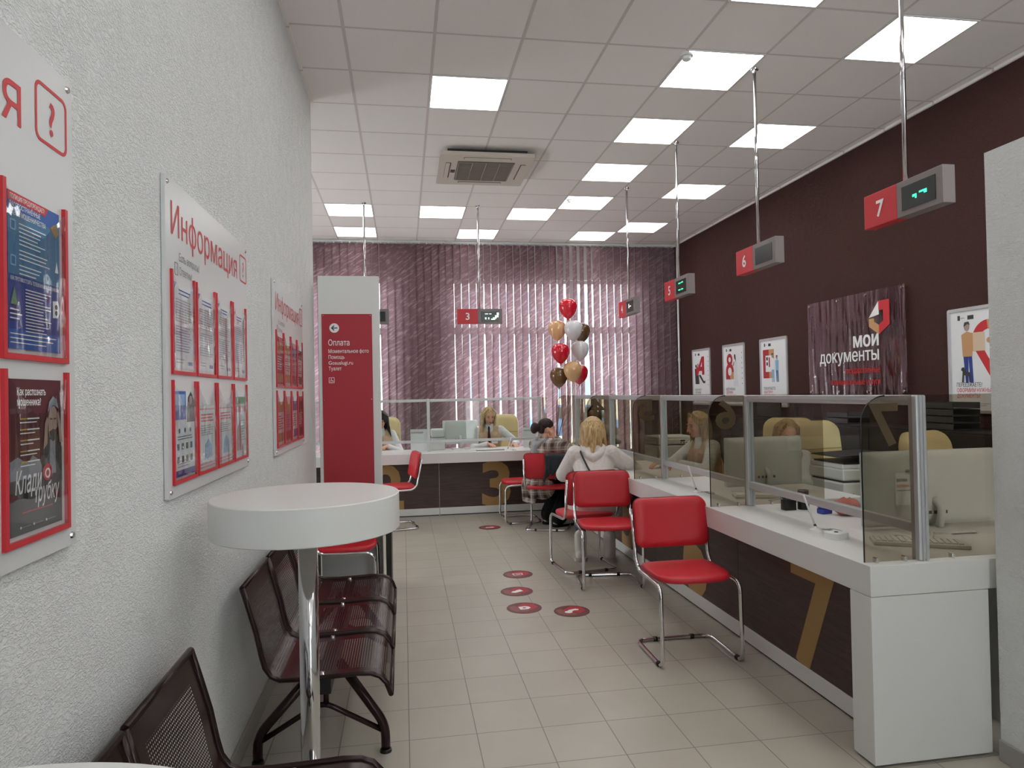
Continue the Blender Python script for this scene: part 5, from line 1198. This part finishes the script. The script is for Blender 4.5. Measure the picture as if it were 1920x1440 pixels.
def hand(bm, wr, d, n, side, curl=0.5, spread=1.0):
    """palm, four fingers and a thumb; d = finger direction, n = palm normal, side = thumb side"""
    d = Vector(d).normalized(); n = Vector(n); n = (n - d * n.dot(d)).normalized(); s = d.cross(n) * side
    wr = Vector(wr); knn = []
    for k, (ln, off) in enumerate(((0.078, 0.026), (0.082, 0.009), (0.078, -0.009), (0.070, -0.025))):
        kn = wr + d * ln + s * off; caps(bm, [wr + s * off * 0.55 + d * 0.01, kn], [0.0125, 0.0105], 8)
        f1, f2, f3 = [(0.040, 0.024, 0.018), (0.044, 0.027, 0.019), (0.041, 0.025, 0.018), (0.032, 0.019, 0.016)][k]
        a = curl * (0.7 + 0.12 * k); p0 = kn; pts = [p0]; ang = 0
        for q, fl in enumerate((f1, f2, f3)):
            ang += a * (0.7 if q == 0 else 0.9); dd = (d * math.cos(ang) + n * math.sin(ang) + s * 0.10 * spread * (1.5 - k)).normalized(); p0 = p0 + dd * fl; pts.append(p0)
        caps(bm, pts, [0.0098, 0.0092, 0.0085, 0.0075], 8)
    t0 = wr + d * 0.018 + s * 0.022; t1 = t0 + (d * 0.55 + s * 0.75 + n * 0.25).normalized() * 0.042; t2 = t1 + (d * 0.9 + s * 0.25 + n * 0.35).normalized() * 0.034
    caps(bm, [t0, t1, t2], [0.0135, 0.0108, 0.0085], 8)
def head(bm, c, f, u, s=1.0):
    f = Vector(f).normalized(); u = Vector(u); u = (u - f * u.dot(f)).normalized(); r = f.cross(u)
    c = Vector(c); P = lambda a, b, d: c + (r * a + f * b + u * d) * s
    def el(ctr, ra, rb, rc, n=16):
        vs = ball(bm, (0, 0, 0), (1, 1, 1), n)
        for v in vs: v.co = P(*ctr) + (r * v.co.x * ra + f * v.co.y * rb + u * v.co.z * rc) * s
    el((0, -0.012, 0.022), 0.072, 0.092, 0.088, 20); el((0, 0.028, -0.030), 0.056, 0.060, 0.074, 18); el((0, 0.052, -0.083), 0.026, 0.026, 0.024); el((0, 0.015, -0.070), 0.048, 0.045, 0.036)
    caps(bm, [P(0, 0.086, 0.012), P(0, 0.100, -0.020), P(0, 0.106, -0.036)], [0.0075 * s, 0.010 * s, 0.012 * s], 8)
    for q in (-1, 1):
        el((q * 0.010, 0.094, -0.038), 0.008, 0.010, 0.007, 8); el((q * 0.036, 0.062, -0.030), 0.021, 0.021, 0.023, 10); el((q * 0.030, 0.076, 0.020), 0.023, 0.010, 0.007, 10); el((q * 0.074, -0.008, -0.012), 0.008, 0.018, 0.030, 10)
    el((0, 0.086, -0.062), 0.022, 0.012, 0.010, 10)
    return P, r, f, u
def face_parts(t, P, r, f, u, s=1.0, closed=False, brow='#7a5c3c'):
    for q in (-1, 1):
        bm = newbm(); vs = ball(bm, (0, 0, 0), 1, 10)
        for v in vs: v.co = P(q * 0.030, 0.077, 0.002) + (r * v.co.x * 0.0125 + f * v.co.y * 0.008 + u * v.co.z * (0.003 if closed else 0.0062)) * s
        e = link('eye', bm, M_EYEW if not closed else M_EYE, t, smooth=True)
        if not closed:
            bm = newbm(); vs = ball(bm, (0, 0, 0), 1, 8)
            for v in vs: v.co = P(q * 0.030, 0.0835, 0.001) + (r * v.co.x * 0.0058 + f * v.co.y * 0.003 + u * v.co.z * 0.0058) * s
            link('iris', bm, M_EYE, e, smooth=True)
        bm = newbm(); caps(bm, [P(q * 0.016, 0.088, 0.024), P(q * 0.032, 0.084, 0.028), P(q * 0.046, 0.072, 0.023)], [0.0028 * s, 0.003 * s, 0.0018 * s], 6); link('eyebrow', bm, mat('brow_' + brow[1:], brow, 0.7), t, smooth=True)
    bm = newbm(); caps(bm, [P(-0.021, 0.087, -0.062), P(-0.007, 0.0965, -0.0595), P(0.007, 0.0965, -0.0595), P(0.021, 0.087, -0.062)], [0.003 * s, 0.0048 * s, 0.0048 * s, 0.003 * s], 8); caps(bm, [P(-0.016, 0.089, -0.066), P(0, 0.0965, -0.0685), P(0.016, 0.089, -0.066)], [0.003 * s, 0.0052 * s, 0.003 * s], 8); link('lips', bm, M_LIP, t, smooth=True)
def long_hair(bm, P, s, length=0.26, part=0.0, back=True, rnd=random.Random(3), front=0.045, wave=0.008, puff=0.0):
    """cap of hair plus locks falling at both sides and behind"""
    def el(ctr, ra, rb, rc):
        vs = ball(bm, (0, 0, 0), 1, 20); c0 = P(*ctr); ax = P(1, 0, 0) - P(0, 0, 0); ay = P(0, 1, 0) - P(0, 0, 0); az = P(0, 0, 1) - P(0, 0, 0)
        for v in vs: v.co = c0 + ax * v.co.x * ra + ay * v.co.y * rb + az * v.co.z * rc
    el((0, -0.028, 0.034), 0.083 + puff, 0.094 + puff, 0.088 + puff); el((0, -0.058, 0.0), 0.080 + puff, 0.068 + puff, 0.088)
    down = Vector((0, 0, -1))
    for i in range(30):
        a = math.radians(-104 + 208 * i / 29 + rnd.uniform(-3, 3)); b = a + PI       # around the back: a measured from behind
        x, y = math.sin(a), -math.cos(a)
        if not back and abs(a) < 0.8: continue
        top = P(0.030 * x + part * 0.2, 0.03 * (1 if y > 0 else -1) * abs(y) + (0.035 if y > 0.2 else -0.01), 0.118)
        mid = P((0.082 + puff) * x, (0.088 + puff) * y - 0.024 if y < 0.25 else front * y + 0.02, 0.055); low = P((0.088 + puff) * x, (0.094 + puff) * y - 0.024 if y < 0.25 else front * y + 0.005, -0.03)
        L = length * rnd.uniform(0.82, 1.05); e1 = low + down * L * 0.45 * s + Vector((rnd.uniform(-1, 1), rnd.uniform(-1, 1), 0)) * wave; e2 = low + down * L * s + Vector((rnd.uniform(-1, 1), rnd.uniform(-1, 1), 0)) * wave * 2 
        caps(bm, [top, mid, low, e1, e2], [0.012 * s, 0.0165 * s, 0.018 * s, 0.016 * s, 0.006 * s], 7)
def person(label, origin, heading, seat=0.485, lean=0.10, side_lean=0.0, head_yaw=0.0, head_pitch=0.0, hands=((0.12, 0.42, 0.84), (-0.12, 0.42, 0.84)), hand_dirs=None, palms=None, curls=(0.5, 0.5), scale=1.0, knees=0.42, foot_back=0.0, poles=None, knee_spread=0.10, torso=0.42, twist=0.0):
    """returns root and a dictionary of joints; x right of the person, y ahead, z up, turned by heading (0 = facing +y)"""
    t = thing('person', label, 'person', (origin[0], origin[1], 0), heading)
    J = {}; s = scale
    pel = Vector((0, 0, seat + 0.085)); J['pel'] = pel
    ch = pel + Vector((side_lean, math.sin(lean) * torso, math.cos(lean) * torso)) * s; J['ch'] = ch
    wa = pel.lerp(ch, 0.45) + Vector((0, -0.012, 0)); J['wa'] = wa
    nk = ch + Vector((side_lean * 0.15, math.sin(lean * 1.3) * 0.075, 0.075)) * s; J['nk'] = nk
    fy = Vector((math.sin(head_yaw) * math.cos(head_pitch), math.cos(head_yaw) * math.cos(head_pitch), math.sin(head_pitch))); hu = Vector((0, 0, 1)) 
    hc = nk + Vector((0, 0.02, 0.125)) * s + fy * 0.022; J['hc'] = hc; J['hf'] = fy
    tw = Matrix.Rotation(twist, 3, 'Z')
    for i, q in enumerate((1, -1)):
        k = 'R' if q > 0 else 'L'
        sh = ch + tw @ Vector((q * 0.158, -0.005, 0.0)) * s; J['sh' + k] = sh
        tgt = Vector(hands[i]); pl = Vector(poles[i]) if poles else Vector((q * 0.8, -0.3, -0.6))
        J['el' + k], J['wr' + k] = ik(sh, tgt, 0.285 * s, 0.245 * s, pl)
        hp = Vector((q * 0.095, 0.02, seat + 0.065)); J['hp' + k] = hp
        kn = Vector((q * knee_spread, knees, seat + 0.055)); J['kn' + k] = kn; J['an' + k] = Vector((q * knee_spread, knees - foot_back, 0.085)); J['to' + k] = J['an' + k] + Vector((0, 0.14, -0.045))
    bm = newbm(); skinr = 0.9
    caps(bm, [pel, wa, ch - Vector((0, 0, 0.09))], [0.115 * s, 0.100 * s, 0.105 * s], 14)
    caps(bm, [J['shL'] + Vector((0.03, 0, 0)), J['shR'] - Vector((0.03, 0, 0))], [0.048 * s] * 2, 10)
    caps(bm, [ch + Vector((0, 0, -0.02)), nk, hc - Vector((0, 0.0, 0.06))], [0.062 * s, 0.046 * s, 0.044 * s], 12)
    for k in 'RL':
        caps(bm, [J['sh' + k], J['el' + k], J['wr' + k]], [0.046 * s, 0.036 * s, 0.0255 * s], 10)
        caps(bm, [J['hp' + k], J['kn' + k], J['an' + k]], [0.078 * s, 0.052 * s, 0.036 * s], 12); caps(bm, [J['an' + k] - Vector((0, 0.03, 0.04)), J['to' + k]], [0.032, 0.026], 8)
    for i, k in enumerate('RL'):
        q = 1 if k == 'R' else -1; d = (J['wr' + k] - J['el' + k]).normalized()
        if hand_dirs and hand_dirs[i]: d = Vector(hand_dirs[i])
        n = Vector(palms[i]) if palms and palms[i] else Vector((0, 0, -1)); J['hd' + k] = d
        hand(bm, J['wr' + k], d, n, q * 1.0 if True else 1, curls[i])
    P, r, f, u = head(bm, hc, fy, hu, s)
    J['P'], J['axes'] = P, (r, f, u)
    remeshed('body', bm, M_SKIN, t, 0.0055, 2)
    return t, J
def shirt(t, J, m, name='shirt', puff=0.0, cuffs=0.93, hem=-0.06, voxel=0.009, collar=True, wid=0.0, long=0.0):
    bm = newbm(); pel, wa, ch, nk = J['pel'], J['wa'], J['ch'], J['nk']
    for sx in (-1, 1):
        caps(bm, [pel + Vector((sx * 0.055, 0, hem)), wa + Vector((sx * 0.045, 0, 0)), ch + Vector((sx * 0.06, 0.0, -0.10))], [0.105 + puff + wid, 0.100 + puff, 0.105 + puff], 14)
    caps(bm, [J['shL'] + Vector((0.015, 0, -0.01)), J['shR'] + Vector((-0.015, 0, -0.01))], [0.062 + puff * 0.7] * 2, 12); caps(bm, [ch, nk - Vector((0, 0, 0.015))], [0.085, 0.060], 12)
    for k in 'RL':
        w_ = J['el' + k].lerp(J['wr' + k], cuffs); caps(bm, [J['sh' + k], J['el' + k], w_], [0.060 + puff, 0.050 + puff * 1.1, 0.037 + puff * 0.6], 12)
    return remeshed(name, bm, m, t, voxel, 4)
def vest(t, J, m, p=0.008):
    bm = newbm(); pel, wa, ch = J['pel'], J['wa'], J['ch']
    for sx in (-1, 1):
        caps(bm, [pel + Vector((sx * 0.058, 0, -0.05)), wa + Vector((sx * 0.048, 0, 0)), ch + Vector((sx * 0.064, 0.0, -0.11))], [0.113 + p, 0.107 + p, 0.113 + p], 14)
        caps(bm, [ch + Vector((sx * 0.075, 0.03, -0.10)), ch + Vector((sx * 0.090, 0.005, 0.015)), ch + Vector((sx * 0.082, -0.04, -0.06))], [0.070 + p, 0.052 + p, 0.075 + p], 10)
    return remeshed('vest', bm, m, t, 0.009, 4)
def trousers(t, J, m, flare=0.0, puff=0.0):
    bm = newbm()
    for k in 'RL': caps(bm, [J['hp' + k] + Vector((0, 0, 0.01)), J['kn' + k], J['an' + k] + Vector((0, 0.0, 0.03))], [0.094 + puff, 0.066 + puff, 0.052 + flare], 12)
    caps(bm, [J['hpL'], J['hpR']], [0.10, 0.10], 12); return remeshed('trousers', bm, m, t, 0.011, 3)
def shoes(t, J, m, ms, chunky=0.0):
    for k in 'RL':
        a = J['an' + k]; bm = newbm(); caps(bm, [a + Vector((0, -0.035, -0.03)), a + Vector((0, 0.06, -0.035)), a + Vector((0, 0.15, -0.048))], [0.040 + chunky * 0.5, 0.042 + chunky * 0.7, 0.034 + chunky], 12); caps(bm, [a + Vector((0, -0.01, 0.03 + chunky * 2)), a + Vector((0, 0, -0.03))], [0.044 + chunky * 0.4, 0.046 + chunky * 0.4], 12)
        if chunky > 0.01: caps(bm, [a + Vector((0, -0.01, 0.0)), a + Vector((0, -0.014, 0.135))], [0.053, 0.057], 12)
        for v in bm.verts: v.co.z = max(v.co.z, 0.016)
        o = remeshed('shoe', bm, m, t, 0.008, 2)
        bm = newbm(); prism(bm, [(a.x + x, a.y + y) for x, y in rrect(-0.046 - chunky, -0.085, 0.046 + chunky, 0.195, 0.044)], 0.0, 0.020 + chunky); link('sole', bm, ms, o)
def tie(t, J):
    ch, nk = J['ch'], J['nk']; b = nk + Vector((0, 0.058, -0.035)); bm = newbm()
    caps(bm, [b, b + Vector((0, 0.012, -0.03))], [0.014, 0.016], 8); caps(bm, [b + Vector((0, 0.012, -0.03)), ch + Vector((0.0, 0.128, -0.13)), J['wa'] + Vector((0.005, 0.125, 0.06))], [0.013, 0.022, 0.020], 8); remeshed('tie', bm, M_TIE, t, 0.006, 2)
    for q in (-1, 1):
        bm = newbm(); caps(bm, [nk + Vector((q * 0.05, -0.01, -0.005)), nk + Vector((q * 0.036, 0.045, -0.02)), nk + Vector((q * 0.02, 0.066, -0.055))], [0.016, 0.016, 0.012], 8); remeshed('collar', bm, M_SHIRT, t, 0.006, 2)
def badge(t, J):
    c = J['ch'] + Vector((-0.075, 0.140, -0.155)); o = boxm('name_badge', (c.x - 0.042, c.x + 0.042, c.y - 0.003, c.y + 0.003, c.z - 0.025, c.z + 0.025), M_WPRINT, t); boxm('print', (c.x - 0.03, c.x + 0.03, c.y + 0.003, c.y + 0.0036, c.z + 0.006, c.z + 0.012), M_TXTRED, o)

# the clerk with the tie, far counter
t, J = person('person with blonde hair, beige vest and dark tie, seated behind the far counter', (1.17, 9.42), PI - 0.12, lean=0.10, head_yaw=-0.25, head_pitch=-0.30, torso=0.455,
              hands=((0.02, 0.30, 0.85), (-0.33, 0.30, 0.84)), hand_dirs=((-0.6, 0.8, -0.1), (-0.3, 0.9, -0.15)))
shirt(t, J, M_SHIRT); vest(t, J, M_VEST); tie(t, J); badge(t, J); trousers(t, J, M_TROU); shoes(t, J, M_BLACK, M_BLACK); face_parts(t, J['P'], *J['axes'], closed=True)
bm = newbm(); long_hair(bm, J['P'], 1.0, 0.20, rnd=random.Random(5), front=0.05, wave=0.014, puff=0.006); remeshed('hair', bm, M_BLOND, t, 0.007, 2)
# dark-haired clerk, mostly behind the column
t, J = person('person with black curly hair and beige vest, half hidden by the white column', (-0.33, 9.42), PI + 0.2, lean=0.16, head_yaw=0.2, head_pitch=-0.35, torso=0.44, hands=((0.2, 0.30, 0.84), (-0.06, 0.28, 0.86)), hand_dirs=((-0.4, 0.8, -0.1), (0.7, 0.6, -0.1)))
shirt(t, J, M_SHIRT); vest(t, J, M_VEST); trousers(t, J, M_TROU); shoes(t, J, M_BLACK, M_BLACK); face_parts(t, J['P'], *J['axes'], closed=True, brow='#2a1d18')
bm = newbm(); long_hair(bm, J['P'], 1.0, 0.22, rnd=random.Random(9), wave=0.022, puff=0.012); remeshed('hair', bm, M_BLACKH, t, 0.008, 2)
# clerk in profile behind divider 6
t, J = person('person with blonde hair in profile, seated behind glass between dividers 5 and 6', (2.86, 6.02), PI / 2 + 0.10, lean=0.22, head_yaw=0.0, head_pitch=-0.20, torso=0.44, hands=((0.06, 0.50, 0.86), (-0.14, 0.42, 0.86)), hand_dirs=((-0.2, 0.95, -0.15), (0.1, 0.95, -0.15)))
shirt(t, J, M_SHIRT, puff=0.006); vest(t, J, M_VEST); trousers(t, J, M_TROU); shoes(t, J, M_BLACK, M_BLACK); face_parts(t, J['P'], *J['axes'], closed=True)
bm = newbm(); long_hair(bm, J['P'], 1.0, 0.13, rnd=random.Random(11), front=0.03, wave=0.01, puff=0.003); remeshed('hair', bm, M_BLOND2, t, 0.007, 2)
# clerk behind the second monitor
t, J = person('person with long straight blonde hair seated behind the second monitor', (3.08, 5.20), PI - 0.12, lean=0.14, head_yaw=0.1, head_pitch=-0.30, torso=0.385, hands=((0.42, 0.50, 0.84), (0.10, 0.36, 0.84)), hand_dirs=((0.3, 0.9, -0.1), (0.3, 0.9, -0.1)))
shirt(t, J, M_SHIRT, puff=0.006); vest(t, J, M_VEST); trousers(t, J, M_TROU); shoes(t, J, M_BLACK, M_BLACK); face_parts(t, J['P'], *J['axes'], closed=True)
bm = newbm(); long_hair(bm, J['P'], 1.0, 0.30, rnd=random.Random(15), front=0.05, wave=0.006, puff=0.002); remeshed('hair', bm, M_BLOND2, t, 0.007, 2)
# clerk facing the person in the hoodie: only dark hair and a forearm show
t, J = person('person with dark hair in the far corner, mostly hidden by the blonde visitor', (2.70, 9.42), PI - 0.41, lean=0.10, head_yaw=0.1, head_pitch=-0.15, torso=0.43, hands=((0.10, 0.40, 0.85), (-0.28, 0.42, 0.85)), hand_dirs=((0.0, 1, -0.1), (0.2, 0.9, -0.1)))
shirt(t, J, M_SHIRT); vest(t, J, M_VEST); trousers(t, J, M_TROU); shoes(t, J, M_BLACK, M_BLACK); face_parts(t, J['P'], *J['axes'], closed=True, brow='#2a1d18')
bm = newbm(); long_hair(bm, J['P'], 1.0, 0.10, rnd=random.Random(21)); remeshed('hair', bm, M_DARKH, t, 0.008, 2)

# visitor in the white hoodie, seen from behind
t, J = person('person in a white hoodie seen from behind, leaning on the right worktop', (1.655, 5.86), -0.28, seat=0.49, lean=0.42, head_yaw=0.0, head_pitch=-0.42, torso=0.41, hands=((0.18, 0.42, 0.84), (-0.06, 0.42, 0.83)), hand_dirs=((-0.3, 0.9, -0.1), (0.5, 0.85, -0.1)), foot_back=0.22, knees=0.36, poles=((0.9, -0.3, -0.35), (-0.9, -0.3, -0.35)), scale=1.02, knee_spread=0.13)
shirt(t, J, M_HOOD, 'hoodie', puff=0.022, hem=-0.055, wid=0.06)
bm = newbm(); nk = J['nk']; ch = J['ch']
caps(bm, [nk + Vector((-0.085, 0.0, 0.0)), nk + Vector((-0.09, -0.075, -0.035)), nk + Vector((-0.045, -0.125, -0.085)), nk + Vector((0.0, -0.14, -0.105)), nk + Vector((0.045, -0.125, -0.085)), nk + Vector((0.09, -0.075, -0.035)), nk + Vector((0.085, 0.0, 0.0))], [0.028, 0.034, 0.038, 0.042, 0.038, 0.034, 0.028], 12)
caps(bm, [nk + Vector((-0.05, -0.06, -0.03)), nk + Vector((0.05, -0.06, -0.03))], [0.045, 0.045], 12)
remeshed('hood', bm, M_HOOD, t, 0.008, 3)
bm = newbm(); pts = [J['shL'] + Vector((0.03, 0.05, 0.075)), J['shL'] + Vector((0.05, -0.09, 0.02)), J['wa'] + Vector((-0.02, -0.135, 0.05)), J['wa'] + Vector((0.12, -0.10, -0.06))]; tube(bm, fillet(pts, 0.1), 0.009, 6); link('bag_strap', bm, M_BLACK, t)
trousers(t, J, M_JEAN, puff=0.0, flare=-0.012); shoes(t, J, mat('white_boot', '#cfcac4', 0.6), mat('boot_sole', '#b9b4ae', 0.7), 0.012)
bm = newbm(); long_hair(bm, J['P'], 1.0, 0.24, rnd=random.Random(4), wave=0.02, puff=0.014, front=0.04); remeshed('hair', bm, M_BLOND, t, 0.007, 2); face_parts(t, J['P'], *J['axes'])
# visitor in the checked coat, hand at the ear
t, J = person('person in a brown checked coat with dark hair bun, hand at the ear', (1.52, 7.62), -1.22, seat=0.485, lean=0.14, head_yaw=0.30, head_pitch=-0.14, torso=0.36, hands=((0.088, 0.150, 1.0), (-0.10, 0.36, 0.84)), hand_dirs=((-0.10, -0.28, 1.0), (0.4, 0.9, 0.1)), palms=((-0.9, -0.3, 0.0), (0, 0, -1)), curls=(0.9, 0.5), poles=((0.25, 0.9, -0.45), (-0.8, 0.1, -0.5)), foot_back=0.20, knees=0.38, scale=0.98)
shirt(t, J, M_PLAID, 'coat', puff=0.02, hem=-0.10, wid=0.03, cuffs=0.88)
bm = newbm(); nk = J['nk']; caps(bm, [nk + Vector((0.07, 0.0, -0.01)), nk + Vector((0.07, -0.08, -0.03)), nk + Vector((0, -0.12, -0.08)), nk + Vector((-0.07, -0.08, -0.03)), nk + Vector((-0.07, 0.0, -0.01))], [0.024, 0.032, 0.038, 0.032, 0.024], 10); caps(bm, [nk + Vector((0, -0.09, -0.07)), J['ch'] + Vector((0, -0.13, -0.10))], [0.055, 0.035], 10); remeshed('grey_hood', bm, M_GREYH, t, 0.008, 3)
bm = newbm(); pl = J['pel']
for q in (-1, 1): caps(bm, [pl + Vector((q * 0.08, -0.06, 0.0)), pl + Vector((q * 0.09, -0.13, -0.10)), pl + Vector((q * 0.09, -0.15, -0.26))], [0.09, 0.06, 0.03], 10)
caps(bm, [pl + Vector((-0.09, -0.13, -0.10)), pl + Vector((0.09, -0.13, -0.10))], [0.05, 0.05], 10); caps(bm, [pl + Vector((-0.09, -0.15, -0.26)), pl + Vector((0.09, -0.15, -0.26))], [0.03, 0.03], 10); remeshed('coat_tail', bm, M_PLAID, t, 0.009, 3)
trousers(t, J, M_TROU, flare=0.05, puff=0.012); shoes(t, J, mat('grey_shoe', '#b0a99f', 0.6), M_TROU, 0.006)
P = J['P']; bm = newbm()
def ell(bm, P, ctr, ra, rb, rc):
    vs = ball(bm, (0, 0, 0), 1, 18); o = P(0, 0, 0); ax, ay, az = P(1, 0, 0) - o, P(0, 1, 0) - o, P(0, 0, 1) - o; c0 = P(*ctr)
    for v in vs: v.co = c0 + ax * v.co.x * ra + ay * v.co.y * rb + az * v.co.z * rc
ell(bm, P, (0, -0.018, 0.040), 0.079, 0.094, 0.083); ell(bm, P, (0, -0.06, 0.0), 0.068, 0.055, 0.07); ell(bm, P, (0, -0.148, -0.01), 0.05, 0.048, 0.068); ell(bm, P, (0, -0.115, 0.012), 0.03, 0.04, 0.03)
remeshed('hair', bm, M_DARKH, t, 0.007, 2); face_parts(t, P, *J['axes'], brow='#2a1d18')
# jacket draped over the chair back
bm = newbm()
for k in range(9):
    q = k / 8; x = 0.02 + 0.24 * q; caps(bm, [(x, -0.20, 0.60 + 0.10 * q), (x, -0.25, 0.845), (x + 0.01, -0.305, 0.83), (x + 0.015, -0.31, 0.70), (x - 0.02 + 0.03 * math.sin(k * 2.1), -0.30, 0.56 + 0.10 * abs(math.sin(k * 1.3)))], [0.016, 0.02, 0.022, 0.02 + 0.006 * math.sin(k * 2), 0.014], 8)
o = remeshed('jacket', bm, M_JACK, None, 0.009, 3); tag(o, 'dark grey jacket hanging over the red chair back of the person in the checked coat', 'jacket'); o.location = CH_P.location; o.rotation_euler = CH_P.rotation_euler
